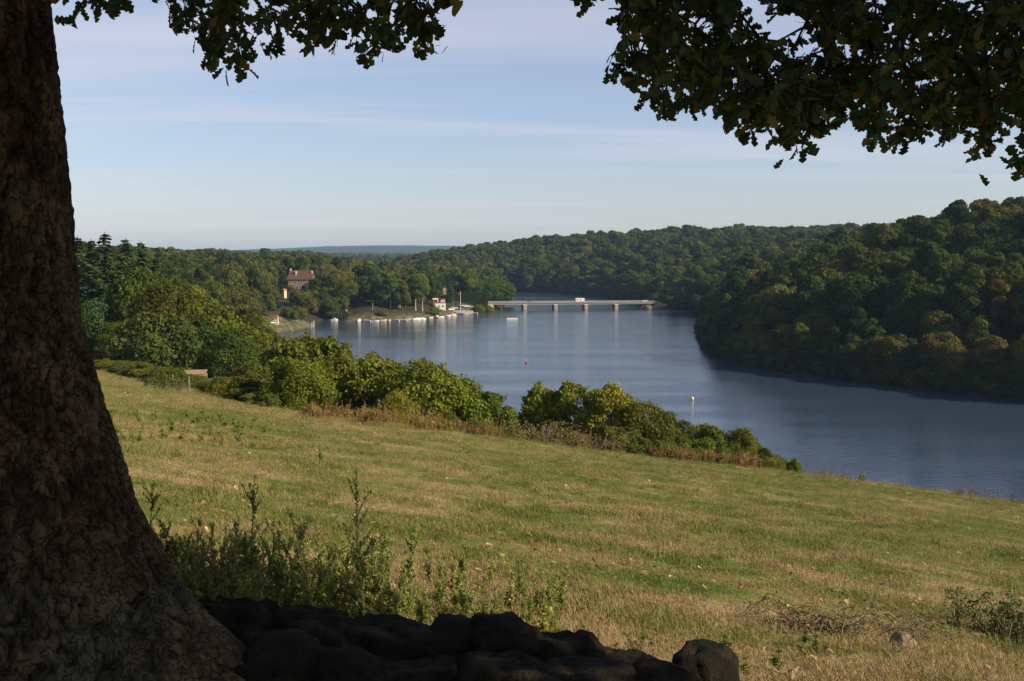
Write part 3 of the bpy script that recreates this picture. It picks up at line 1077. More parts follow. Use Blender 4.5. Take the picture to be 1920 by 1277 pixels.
# the row of bushes along the lower edge of the field
for kd, px, top, d, tint, wide, lab in [
        (BUSH[0], 478, 672, 74, (1.0, 0.95, 0.75), 1.05, "olive brown bush at the shaded end of the bush row"),
        (BUSH[3], 555, 660, 66, (1.1, 1.12, 0.7), 1.15, "big rounded yellow green bush on the field edge"),
        (BUSH[1], 590, 620, 84, (1.2, 1.1, 0.75), 1.0, "tall bush rising behind the big rounded yellow green bush"),
        (BUSH[0], 628, 655, 78, (1.15, 1.1, 0.7), 0.9, "green bush on the water side of the rounded bush"),
        (BUSH[2], 706, 656, 70, (0.95, 1.05, 0.7), 1.0, "open dark oak sapling with gaps between its branches"),
        (BUSH[4], 660, 700, 72, (0.85, 0.95, 0.7), 0.9, "low dark bush squeezed beside the oak sapling"),
        (BUSH[0], 792, 664, 66, (1.35, 1.3, 0.7), 1.0, "large bright green bush in the middle of the row"),
        (BUSH[1], 862, 702, 66, (1.15, 1.25, 0.7), 1.0, "sloping green bush beside the large bright bush"),
        (BUSH[3], 745, 722, 63, (1.2, 1.15, 0.7), 0.9, "low green bush in front of the oak sapling"),
        (BUSH[4], 925, 728, 66, (0.85, 1.0, 0.75), 0.9, "small dark bush at the gap towards the lake"),
        (BUSH[2], 1022, 712, 68, (1.25, 1.3, 0.85), 0.8, "thin upright bush on the lake side of the gap"),
        (BUSH[4], 1078, 708, 67, (1.15, 1.25, 0.85), 0.8, "loose green bush with a ragged top beside the bramble"),
        (BUSH[2], 1142, 710, 66, (1.3, 1.3, 0.8), 0.85, "tall loose bush with pale green sprays at its top"),
        (BUSH[3], 1205, 740, 65, (1.15, 0.95, 0.8), 0.95, "dense olive bush next to the tall loose bush"),
        (BUSH[0], 1255, 768, 65, (1.0, 0.95, 0.75), 0.9, "dull green bush sloping away from the olive bush"),
        (BUSH[1], 1330, 790, 66, (1.0, 1.1, 0.75), 0.9, "low green bush among yellow dry grass"),
        (BUSH[3], 1392, 792, 66, (1.25, 1.05, 0.75), 0.9, "yellowish bush near the end of the row above the lake"),
        (BUSH[4], 1440, 835, 65, (1.2, 1.05, 0.7), 0.9, "small low bush in the dry grass at the row's end"),
        (BUSH[4], 1494, 856, 64, (1.1, 1.35, 0.75), 0.9, "last little fresh green sapling at the field edge")]:
    tree_px(kd, px, top, d, lab, "bush", None, tint, wide, zoff=-0.1)
for k in range(46):
    q = np.array([-78.0, 196.0]) + (np.array([-22.0, 78.0]) - np.array([-78.0, 196.0])) * (k + rng.uniform(0.2, 0.8)) / 46 + rng.uniform(-0.6, 2.2, 2)
    kd = BUSH[k % 5]
    if -0.318 < q[0] / q[1] < -0.268:
        q = q + np.array([3.0, 5.0])
    plant(kd, (q[0], q[1], gz(q[0], q[1]) - 0.3), rng.uniform(1.1, 2.3) / kd["h"], "low bramble bush grown through the field fence", "bush", "bramble bushes along the field fence",
          tint=[(1.1, 0.95, 0.75), (1.3, 1.1, 0.7), (0.9, 0.9, 0.7)][k % 3], wide=1.7)

# undergrowth that fills the foot of the bush row down the bank
ux = rng.uniform(440, 1470, 330)
ud = rng.uniform(63, 78, 330)
up_ = np.array([seat(a_, b_) for a_, b_ in zip(ux, ud)])
dfu, _ = poly_dist(FIELD, up_[:, 0], up_[:, 1])
m_ = dfu > -0.8
o = scatter("undergrowth", (up_ - np.array([0, 0, 0.25]))[m_], np.stack([ux * 0, ux * 0, ux], -1)[m_], np.stack([rng.uniform(0.3, 0.55, 330)] * 2 + [rng.uniform(0.18, 0.4, 330)], -1)[m_], rng.integers(0, 3, 330)[m_], [BUSH[k]["crown"] for k in (0, 3, 4)])
tag(o, "low bramble and nettle undergrowth at the foot of the bush row", "undergrowth", kind="stuff")

# ------------------------------------------------------------------ things built by people
concrete = plain("concrete", (0.52, 0.46, 0.37), 0.85, 0.2, 0.15, 0.6, bump=0.2)
concrete_dark = plain("dark_concrete", (0.27, 0.22, 0.17), 0.9, 0.2, 0.3, 0.8, bump=0.2)  # darker, more mottled concrete for the piers
asphalt = plain("asphalt", (0.06, 0.06, 0.06), 0.9, 0.2)
steel = plain("grey_steel", (0.36, 0.35, 0.34), 0.5, 0.4, 0.1)
white_paint = plain("white_paint", (0.66, 0.64, 0.58), 0.5, 0.4, 0.08)
cream_paint = plain("cream_paint", (0.5, 0.42, 0.3), 0.7, 0.3, 0.12)
red_paint = plain("red_brown_paint", (0.25, 0.05, 0.03), 0.7, 0.3, 0.15)
orange_paint = plain("orange_paint", (0.75, 0.2, 0.03), 0.7, 0.3, 0.15)
blue_cover = plain("blue_canvas", (0.03, 0.06, 0.25), 0.7, 0.3, 0.15)
grey_cover = plain("grey_canvas", (0.2, 0.2, 0.22), 0.8, 0.3, 0.15)
dark_glass = plain("dark_glass", (0.02, 0.025, 0.03), 0.08, 0.5, 0.1)
rubber = plain("rubber", (0.02, 0.02, 0.02), 0.8, 0.2, 0.1)
timber = plain("weathered_timber", (0.28, 0.17, 0.08), 0.85, 0.2, 0.35, 4.0, bump=0.3)
timber_grey = plain("grey_timber", (0.34, 0.3, 0.24), 0.9, 0.2, 0.3, 4.0)
post_wood = plain("post_wood", (0.2, 0.165, 0.12), 0.9, 0.2, 0.3, 4.0)
tile_red = plain("roof_tile", (0.095, 0.052, 0.037), 0.85, 0.2, 0.3, 1.2, bump=0.4)
rubble = plain("stone_masonry", (0.23, 0.175, 0.12), 0.9, 0.2, 0.45, 2.5, bump=0.5)
clay_tile = plain("clay_tile", (0.32, 0.13, 0.06), 0.85, 0.2, 0.2)
rock_grey = plain("bank_rock", (0.11, 0.095, 0.07), 0.95, 0.2, 0.45, 1.2, bump=0.6)

# ---- bridge
BY = 731.0
bl, br = at(922, 570, BY)[0], at(1229, 570, BY)[0]
deck_top = at(960, 567.2, BY)[2]
BROT = R(7)


def by_(x):
    return BY + (x - (bl + br) / 2) * math.tan(BROT)


bridge = tag(empty("road_bridge", (bl, by_(bl), 0), BROT), "long low concrete road bridge on four piers across the lake", "bridge")
BLEN = (br - bl) / math.cos(BROT)
mb = MB()
mb.box(-6, BLEN + 5, -3.4, 3.4, deck_top - 1.05, deck_top - 0.16)
mb.obj("beam", concrete, bridge)
mb = MB().box(-14, BLEN + 16, -4.0, 4.0, deck_top - 0.155, deck_top)
mb.obj("deck_slab", concrete, bridge)
MB().box(-14, BLEN + 16, -2.9, 2.9, deck_top + 0.004, deck_top + 0.05).obj("roadway", asphalt, bridge)
for s in (-1, 1):
    m = MB()
    for h in (0.35, 0.62, 0.9):
        m.box(-13, BLEN + 15, s * 3.75 - 0.04, s * 3.75 + 0.04, deck_top + h, deck_top + h + 0.13)
    for q in np.arange(-13, BLEN + 15, 2.0):
        m.box(q - 0.04, q + 0.04, s * 3.75 - 0.036, s * 3.75 + 0.036, deck_top - 0.01, deck_top + 1.0)
    m.obj("railing", steel, bridge)
for px in (983, 1041, 1098.5, 1156):
    x0 = at(px, 575, BY)[0] - bl
    m = MB()
    m.box(-1.15, 1.15, -3.0, 3.0, -3, deck_top - 1.04)
    p = m.obj("pier", concrete_dark, bridge, bevel=0.12, loc=(x0, 0, 0), rot=(0, 0, R(6)))
    MB().box(-1.45, 1.45, -3.3, 3.3, deck_top - 1.7, deck_top - 1.06).obj("pier_cap", concrete, p)
m = MB().prism([(-12, -2), (2.4, -2), (0.6, deck_top - 1.06), (-12, deck_top - 1.06)], -4.2, 4.2)
m.obj("abutment", concrete, bridge)
m = MB().prism([(BLEN - 1.0, -2), (BLEN + 14, -2), (BLEN + 14, deck_top - 1.06), (BLEN + 1.6, deck_top - 1.06)], -4.2, 4.2)
m.obj("abutment", concrete, bridge)


def rock_mesh(seed, mat, detail=3, rough=0.35):
    import bmesh
    bm = bmesh.new()
    bmesh.ops.create_icosphere(bm, subdivisions=detail, radius=1.0)
    co = np.array([v.co[:] for v in bm.verts])
    n = fbm(co * 1.3 + seed * 7.1, 4, seed, 0.55) - 0.5
    n2 = np.abs(fbm(co * 2.2 + seed * 3.3, 3, seed + 50) - 0.5)
    co = co * (1 + rough * 1.7 * n - rough * 0.9 * n2)[:, None]
    q = np.sign(co) * np.abs(co) ** 0.85
    for v, c_ in zip(bm.verts, q):
        v.co = c_
    me = bpy.data.meshes.new("rock")
    bm.to_mesh(me)
    bm.free()
    me.materials.append(mat)
    me.polygons.foreach_set("use_smooth", [True] * len(me.polygons))
    return me


far_rocks = [rock_mesh(s, rock_grey, 2) for s in range(3)]
for k, (px, py, w) in enumerate([(1207, 577, 2.6), (1215, 575, 3.0), (1224, 577, 2.8), (1232, 576, 3.0), (1240, 579, 2.2), (1236, 574, 2.4)]):
    p = at(px, py, BY + 1 - (k % 2) * 1.5)
    link_o = link("boulder", far_rocks[k % 3], None, (p[0], p[1], max(p[2] - 1.0, 0.4)), (0, 0, k), (w, w * 0.9, w * 0.75))
    tag(link_o, "dark boulder of the rock pile under the wooded end of the bridge", "rock", "boulders at the bridge end")


# ---- vehicles
def wheels(e, xs, half, r):
    me = MB()
    me.tube([(0, -0.11, 0), (0, 0.11, 0)], [r, r], 14)
    me.add([(math.cos(a) * r, s * 0.11, math.sin(a) * r) for s in (-1, 1) for a in np.arange(14) / 14 * 6.283], [tuple(range(13, -1, -1)), tuple(range(14, 28))])
    m = me.mesh("wheel", rubber)
    hub = MB().tube([(0, -0.125, 0), (0, 0.125, 0)], [r * 0.55] * 2, 10)
    hub.add([(math.cos(a) * r * 0.55, s * 0.125, math.sin(a) * r * 0.55) for s in (-1, 1) for a in np.arange(10) / 10 * 6.283], [tuple(range(9, -1, -1)), tuple(range(10, 20))])
    hm = hub.mesh("rim", steel)
    for xx in xs:
        for s in (-1, 1):
            w = link("wheel", m, e, (xx, s * half, r))
            link("rim", hm, w)


def car(loc, rz, color, label, group=None, name="parked_car"):
    e = tag(empty(name, loc, rz), label, "car", group)
    mat = plain("car_paint", color, 0.25, 0.5, 0.03)
    m = MB().prism([(-2.05, 0.28), (2.0, 0.28), (2.1, 0.55), (2.0, 0.78), (1.0, 0.92), (-1.9, 0.95), (-2.1, 0.7)], -0.84, 0.84)
    m.obj("body", mat, e, bevel=0.08)
    r0 = [(-1.85, -0.78, 0.93), (1.0, -0.78, 0.9), (1.0, 0.78, 0.9), (-1.85, 0.78, 0.93)]
    r1 = [(-1.35, -0.6, 1.42), (0.25, -0.6, 1.44), (0.25, 0.6, 1.44), (-1.35, 0.6, 1.42)]
    MB().loft([r0, r1]).obj("window", dark_glass, e)
    MB().box(-1.4, 0.3, -0.62, 0.62, 1.41, 1.47).obj("roof", mat, e, bevel=0.02)
    for s in (-1, 1):
        MB().box(2.0, 2.09, s * 0.62 - 0.14, s * 0.62 + 0.14, 0.58, 0.72).obj("headlight", white_paint, e)
    wheels(e, (-1.3, 1.3), 0.78, 0.31)
    return e


e = tag(empty("camper_van", (at(1088, 562, BY - 1.5)[0], by_(at(1088, 562, BY)[0]) - 1.5, deck_top + 0.05), BROT), "white camper van driving across the concrete bridge", "camper van")
m = MB().prism([(-3.25, 0.45), (2.1, 0.45), (2.1, 1.55), (2.75, 1.75), (3.0, 2.15), (2.7, 2.75), (2.1, 2.9), (-3.25, 2.9)], -1.12, 1.12)
m.obj("body", white_paint, e, bevel=0.08)
MB().prism([(2.1, 0.4), (3.25, 0.4), (3.3, 0.95), (3.0, 1.15), (2.45, 1.72), (2.1, 1.6)], -0.98, 0.98).obj("cab", white_paint, e, bevel=0.05)
MB().prism([(2.5, 1.15), (2.98, 1.17), (2.55, 1.62), (2.2, 1.62), (2.2, 1.15)], -1.0, 1.0).obj("windscreen", dark_glass, e)
for x0, x1 in ((-2.6, -1.7), (-0.6, 0.5)):
    MB().box(x0, x1, -1.14, -1.11, 1.5, 2.1).obj("window", dark_glass, e)
MB().box(-3.2, 2.0, -1.135, -1.115, 1.05, 1.17).obj("stripe", cream_paint, e)
wheels(e, (-1.7, 2.45), 0.95, 0.34)
car((at(993, 565, BY - 1.4)[0], by_(at(993, 565, BY)[0]) - 1.4, deck_top + 0.05), BROT, (0.03, 0.03, 0.035), "dark car crossing the bridge behind the camper van", name="driving_car")
c = at(1211, 566, BY + 1.4)
car((c[0], by_(c[0]) + 1.4, deck_top + 0.05), math.pi + BROT, (0.7, 0.68, 0.62), "pale car at the wooded end of the bridge", name="driving_car")
for k, (px, d, rz, colr, nm) in enumerate([(852, 672, 0.2, (0.6, 0.6, 0.6), "silver car on the grass beside the small moored cruisers"), (866, 690, 1.2, (0.35, 0.4, 0.45), "grey car parked next to the flagpole"), (875, 694, 0.4, (0.7, 0.7, 0.7), "white car parked below the clipped hedge"),
                                           (884, 698, 0.1, (0.3, 0.42, 0.5), "blue grey car parked below the hedge end"), (893, 702, 0.3, (0.55, 0.6, 0.62), "pale blue car behind the reed clump"), (908, 712, 0.0, (0.7, 0.66, 0.58), "cream car parked at the bridge end"), (846, 664, 0.5, (0.72, 0.72, 0.7), "white car beside the boat club wall")]):
    g = seat(px, d)
    car(g, rz, colr, nm, "cars parked by the boat shore")
g = on_ground(515, 607, 480, 640)
car(g, 0.3, (0.8, 0.8, 0.8), "white car parked on the lane below the orange roofed hut")

# ---- buildings
def window(parent, x, z, w, h, y, lit=None):
    f = MB()
    f.box(x - w / 2 - 0.12, x + w / 2 + 0.12, y - 0.09, y + 0.05, z - 0.18, z - 0.002)
    f.box(x - w / 2 - 0.12, x + w / 2 + 0.12, y - 0.06, y + 0.05, z + h + 0.002, z + h + 0.2)
    for s in (-1, 1):
        f.box(x + s * (w / 2 + 0.06) - 0.06, x + s * (w / 2 + 0.06) + 0.06, y - 0.06, y + 0.05, z, z + h)
    o = f.obj("window", white_paint, parent)
    MB().box(x - w / 2, x + w / 2, y - 0.02, y + 0.04, z, z + h).obj("pane", dark_glass, o)
    return o


g = seat(563, 702)
hb = at(563, 541, 702)[2] - 0.5
house = tag(empty("stone_house", (g[0], 702, hb), R(-4)), "large stone house with a steep brown tiled roof and three chimneys among the trees", "house")
MB().box(-7.6, 7.6, 0, 9, -3.5, 6.3).obj("wall", rubble, house)
roof = MB()
roof.add([(-8.2, -0.6, 6.2), (8.2, -0.6, 6.2), (8.2, 9.6, 6.2), (-8.2, 9.6, 6.2), (-7.4, 4.5, 12.2), (7.4, 4.5, 12.2)],
         [(0, 1, 5, 4), (1, 2, 5), (2, 3, 4, 5), (3, 0, 4), (3, 2, 1, 0)])
rf = roof.obj("roof", tile_red, house)
for (x, y, z0, z1) in ((-7.0, 4.5, 9.5, 13.2), (-2.9, 2.2, 7.5, 11.6), (7.2, 3.2, 7.5, 11.8)):
    c_ = MB().box(x - 0.4, x + 0.4, y - 0.55, y + 0.55, z0, z1).obj("chimney", cream_paint, rf)
for x in (-6.2, -2.6, 1.2, 4.6):
    window(house, x, 3.7, 1.2, 1.35, 0.0)
for x in (-5.6, -1.6):
    window(house, x, 0.4, 1.2, 1.7, 0.0)
window(house, 2.2, 0.2, 2.6, 2.0, 0.0)
MB().box(4.6, 5.1, -0.08, 0.05, -3.4, 6.1).obj("quoin", cream_paint, house)


def hut(name, px, py, d, w, dep, h, wallm, roofm, label, cat="building", rz=0.0, pitch=1.2, door=True):
    p = at(px, py, d)
    e = tag(empty(name, p, rz), label, cat)
    MB().box(-w / 2, w / 2, 0, dep, -2.5, h).obj("wall", wallm, e)
    m = MB()
    if pitch:
        m.prism([(-w / 2 - 0.3, h), (w / 2 + 0.3, h), (0, h + pitch)], -0.3, dep + 0.3)
    else:
        m.box(-w / 2 - 0.2, w / 2 + 0.2, -0.2, dep + 0.2, h + 0.002, h + 0.25)
    m.obj("roof", roofm, e)
    if door:
        dd = MB().box(-w * 0.22, -w * 0.22 + 0.9, -0.05, 0.05, 0.05, 2.0).obj("door", timber, e)
        window(e, w * 0.22, 1.0, w * 0.16, 0.9, 0.0)
    return e


e = hut("boat_club", 826, 578.5, 656, 6.2, 5.0, 3.3, white_paint, red_paint, "small white boat club building with a red flat roof on the shore", rz=R(6), pitch=0)
p = at(816.5, 569, 664)
e2 = tag(empty("kiosk", p, R(4)), "orange fronted white kiosk just above the boat club roof", "kiosk")
MB().box(-1.4, 1.4, 0, 3, -4.5, 2.2).obj("wall", clay_tile, e2)
MB().box(-1.7, 1.7, -0.6, 3.3, 2.2, 3.1).obj("fascia", white_paint, e2)
MB().box(1.15, 1.7, -0.6, -0.1, -4.5, 2.19).obj("post", white_paint, e2)
hut("roadside_hut", 830, 566.5, 672, 2.4, 2.5, 1.7, white_paint, red_paint, "tiny white hut with a red roof behind the boat club", pitch=0.8, door=False)
hut("cottage", 531, 551, 640, 1.5, 2.2, 1.9, cream_paint, clay_tile, "small cream cottage with an orange roof below the stone house", rz=R(-28), pitch=0.9)
hut("hut", 518, 599, 505, 1.5, 1.5, 1.2, cream_paint, clay_tile, "little orange hut with a pale roof above the white car", pitch=0.8)
hut("tent_shelter", 671, 577, 655, 7.5, 3, 2.0, cream_paint, white_paint, "long pale shelter under the trees behind the boat beach", pitch=0.7)
hut("caravan", 683, 562, 690, 4.0, 2.2, 2.1, white_paint, white_paint, "white caravan half hidden in the dark trees behind the poplars", pitch=0.3)
p = at(833, 545, 705)
hut("garden_house", 833, 545, 705, 3.0, 3, 2.0, cream_paint, tile_red, "pinkish little house behind the clipped hedge", pitch=1.6, door=False)

# open shelter with a plank roof at the end of the field
sp = seat(362, 128)
rz_ = at(362, 702, 128)[2]
e = tag(empty("field_shelter", (sp[0], sp[1], sp[2]), R(6)), "low open field shelter with a sunlit brown plank roof by the fence", "shelter")
hh = (rz_ - sp[2]) / 0.66
e.scale = (0.66, 0.66, 0.66)
for x in (-1.8, 1.8):
    for y in (0, 2.2):
        MB().box(x - 0.07, x + 0.07, y - 0.07, y + 0.07, -0.4, hh).obj("post", timber_grey, e)
MB().box(-2.0, 2.0, -0.12, -0.02, hh - 0.25, hh - 0.05).obj("beam", timber_grey, e)
for k in range(9):
    o = MB().add([(-2.0 + k * 0.44, -0.25, hh), (-1.58 + k * 0.44, -0.25, hh), (-1.58 + k * 0.44, 2.4, hh + 0.55), (-2.0 + k * 0.44, 2.4, hh + 0.55),
                  (-2.0 + k * 0.44, -0.25, hh + 0.05), (-1.58 + k * 0.44, -0.25, hh + 0.05), (-1.58 + k * 0.44, 2.4, hh + 0.6), (-2.0 + k * 0.44, 2.4, hh + 0.6)],
                 [(3, 2, 1, 0), (4, 5, 6, 7), (0, 1, 5, 4), (1, 2, 6, 5), (2, 3, 7, 6), (3, 0, 4, 7)]).obj("plank", timber, e)

# fence along the field
fe = tag(empty("field_fence", (-43, 137, gz(-43, 137))), "wire fence with weathered wooden posts along the far side of the field", "fence")
A, B = np.array([-74.0, 189.5]), np.array([-22.0, 79.0])
tops = []
for k in range(15):
    q = A + (B - A) * k / 14
    zq = gz(q[0], q[1])
    hgt_ = 1.05 + 0.15 * rng.uniform(-1, 1)
    o = MB().tube([(0, 0, -0.4), (0.02, 0.01, hgt_)], [0.065, 0.055], 7).obj("post", post_wood, fe, loc=(q[0] + 43, q[1] - 137, zq - fe.location.z), rot=(0.06 * rng.normal(), 0.06 * rng.normal(), 0))
    tops.append((q[0] + 43, q[1] - 137, zq - fe.location.z))
for h_ in (0.4, 0.68, 0.9):
    MB().tube([(a_, b_, c_ + h_) for a_, b_, c_ in tops], 0.006, 4).obj("wire", steel, fe)

for px, d, s in ((352, 112, 0.36), (362, 110, 0.36), (372, 111, 0.36), (342, 115, 0.33), (382, 112, 0.4), (390, 116, 0.42)):
    plant(BUSH[3], seat(px, d) - np.array([0, 0, 0.2]), s, "low bramble bush at the foot of the field shelter", "bush", "bramble bushes before the field shelter", tint=(1.1, 0.95, 0.7), wide=1.3)

# ---- hedge, retaining wall, flagpole, lamp
hed = tag(empty("clipped_hedge", (at(880, 556, 716)[0], 716, 0)), "long clipped dark hedge with a lit flat top above the parked cars", "hedge")
r_ = np.random.default_rng(5)
hx0, hx1 = at(836, 556, 716)[0] - hed.location.x, at(915, 556, 716)[0] - hed.location.x
n_ = 9000
base_z = np.array([gz(hed.location.x + q, 716) for q in np.linspace(hx0, hx1, 20)])
q = r_.uniform(hx0, hx1, n_)
bz = np.interp(q, np.linspace(hx0, hx1, 20), base_z) - 0.3
tz = at(880, 548, 716)[2] + 0.25 * np.sin(q * 0.35)
fz = r_.uniform(0, 1, n_)
top_ = fz > 0.6
pos = np.stack([q, np.where(top_, r_.uniform(-1.4, 1.4, n_), r_.choice([-1.5, 1.5], n_)), np.where(top_, tz, bz + (tz - bz) * fz / 0.6)], -1) + r_.normal(size=(n_, 3)) * 0.12
nr = unit(np.where(top_[:, None], [0, 0, 1.0], np.stack([q * 0, np.sign(pos[:, 1]), q * 0], -1)) + 0.6 * r_.normal(size=(n_, 3)))
v_, f_ = leaf_quads(pos, nr, np.full(n_, 0.42), r_)
o = link("leaves", np_mesh("hedge_leaves", v_, f_, [wood_leaf], r_.uniform(0, 1, n_)), hed)
o.color = (1.15, 1.3, 0.8, 1)
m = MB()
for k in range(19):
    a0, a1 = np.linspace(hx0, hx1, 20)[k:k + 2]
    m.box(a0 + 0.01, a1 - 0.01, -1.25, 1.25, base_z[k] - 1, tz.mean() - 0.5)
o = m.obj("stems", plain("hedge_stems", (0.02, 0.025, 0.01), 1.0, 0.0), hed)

rw = tag(empty("retaining_wall", (at(867, 584, 664)[0], 664, 0)), "pale stone quay wall on the shore below the parked cars", "wall")
x0, x1 = at(848, 584, 664)[0] - rw.location.x, at(887, 584, 664)[0] - rw.location.x
nst = 14
for row in range(3):
    for k in range(nst):
        w_ = (x1 - x0) / nst
        a0 = x0 + (k + 0.5 * (row % 2)) * w_
        dpt = 0.03 * rng.uniform(0, 1)
        MB().box(a0 + 0.012, a0 + w_ - 0.012, 0.0 - dpt, 0.7, 0.2 + row * 0.72, 0.2 + row * 0.72 + 0.705).obj("stone", concrete, rw)
fp = seat(863.5, 668)
e = tag(empty("flagpole", fp), "tall white flagpole with a small red flag beside the parked cars", "flagpole")
ht = at(863.5, 546, 668)[2] - fp[2]
MB().tube([(0, 0, -0.3), (0, 0, ht)], [0.16, 0.1], 8).obj("pole", white_paint, e)
MB().add([(-0.1, 0, ht - 0.9), (-1.5, 0.1, ht - 1.3), (-1.6, -0.05, ht - 2.2), (-0.1, 0, ht - 1.9)] + [(-0.1, 0.03, ht - 0.9), (-1.5, 0.13, ht - 1.3), (-1.6, -0.02, ht - 2.2), (-0.1, 0.03, ht - 1.9)],
         [(0, 1, 2, 3), (7, 6, 5, 4), (0, 4, 5, 1), (1, 5, 6, 2), (2, 6, 7, 3)]).obj("flag", red_paint, e)
for px, top, d, lab in ((699, 569, 612, "thin grey lamp post on the beach beside the dark trees"), (849.5, 565, 655, "dark mooring pole at the quay wall beside the boat club")):
    q = seat(px, d)
    ht = at(px, top, d)[2] - q[2]
    e = tag(empty("lamp_post", q), lab, "pole")
    MB().tube([(0, 0, -0.3), (0, 0, ht)], [0.12, 0.08], 8).obj("pole", steel if px < 800 else timber_grey, e)
    MB().box(-0.35, 0.35, -0.14, 0.14, ht, ht + 0.16).obj("lamp_head", steel, e, bevel=0.03)

# ---- jetty with two white posts
jp = water_at(583, 614)
e = tag(empty("jetty", jp), "small stone and timber jetty with two white mooring posts", "jetty")
MB().box(-6, 0.5, -1.2, 1.2, -1.5, 0.7).obj("quay", rubble, e, bevel=0.1)
MB().box(-6.2, 0.9, -1.3, 1.3, 0.702, 0.85).obj("deck", timber_grey, e)
for x_, y_, h_ in ((0.4, 0.4, 2.4), (1.6, -0.8, 3.4)):
    MB().tube([(x_, y_, -1.5), (x_, y_, h_)], [0.16, 0.16], 10).obj("mooring_post", white_paint, e)

# ---- raft, buoys
p = water_at(960, 599)
e = tag(empty("bathing_raft", p, R(3)), "white floating raft moored in the lake before the bridge", "raft")
MB().box(-2.9, 2.9, -1.8, 1.8, 0.05, 0.75).obj("float_box", white_paint, e, bevel=0.06)
MB().box(-3.6, 3.6, -2.2, 2.2, -0.3, 0.12).obj("deck", timber_grey, e)
for x_ in np.linspace(-2.6, 2.6, 7):
    MB().box(x_ - 0.34, x_ + 0.34, -1.82, 1.82, 0.752, 0.8).obj("plank", cream_paint, e)
for px, py, colr, lab in ((987, 681, (0.28, 0.04, 0.05), "dark red mooring buoy floating in mid lake"), (1298, 749, (0.75, 0.6, 0.06), "yellow mooring buoy floating near the field bank")):
    p = water_at(px, py)
    bm_ = plain("buoy_paint", colr, 0.4, 0.4, 0.1)
    e = tag(empty("mooring_buoy", p), lab, "buoy")
    a_ = np.linspace(-1.35, 1.35, 8)
    MB().tube([(0, 0, 0.22 + 0.4 * math.sin(q)) for q in a_], [0.42 * math.cos(q) for q in a_], 12).obj("float", bm_, e, smooth=True)
    MB().tube([(0, 0, 0.55), (0, 0, 0.82)], [0.07, 0.06], 8).obj("ring_post", steel, e)


# ---- boats
def boat(loc, rz, L, kind, label, hullm, coverm):
    e = tag(empty("moored_boat", loc, rz), label, "boat", "boats moored along the shore")
    rings = []
    for t_ in np.linspace(0, 1, 9):
        b_ = 0.36 * L * 0.5 * (1 - max(0, (t_ - 0.45) / 0.55) ** 2.2) + 0.02
        zt = 0.55 + 0.25 * t_ ** 2
        x_ = -L / 2 + L * t_
        rings.append([(x_, -b_, zt), (x_, -b_ * 0.8, 0.0), (x_, 0, -0.25 + 0.2 * t_ ** 3), (x_, b_ * 0.8, 0.0), (x_, b_, zt)])
    MB().loft(rings).obj("hull", hullm, e, smooth=False)
    dk = MB()
    dk.loft([[(x_[0][0], x_[0][1] * 0.97, x_[0][2]), (x_[4][0], x_[4][1] * 0.97, x_[4][2]), (x_[4][0], x_[4][1] * 0.5, x_[4][2] + (0.28 if kind != "open" else 0.03)), (x_[0][0], x_[0][1] * 0.5, x_[0][2] + (0.28 if kind != "open" else 0.03))] for x_ in rings[1:8]])
    dk.obj("cover" if kind != "open" else "deck", coverm, e)
    if kind == "cabin":
        c0 = MB().prism([(-L * 0.12, 0.7), (L * 0.3, 0.75), (L * 0.18, 1.35), (-L * 0.1, 1.4)], -L * 0.13, L * 0.13)
        c0.obj("cabin", white_paint, e, bevel=0.05)
        MB().prism([(-L * 0.06, 1.05), (L * 0.2, 1.05), (L * 0.165, 1.28), (-L * 0.06, 1.3)], -L * 0.132, L * 0.132).obj("window", dark_glass, e)
    MB().box(-L / 2 - 0.28, -L / 2 + 0.02, -0.16, 0.16, 0.15, 0.95).obj("outboard_motor", rubber, e, bevel=0.04)
    return e


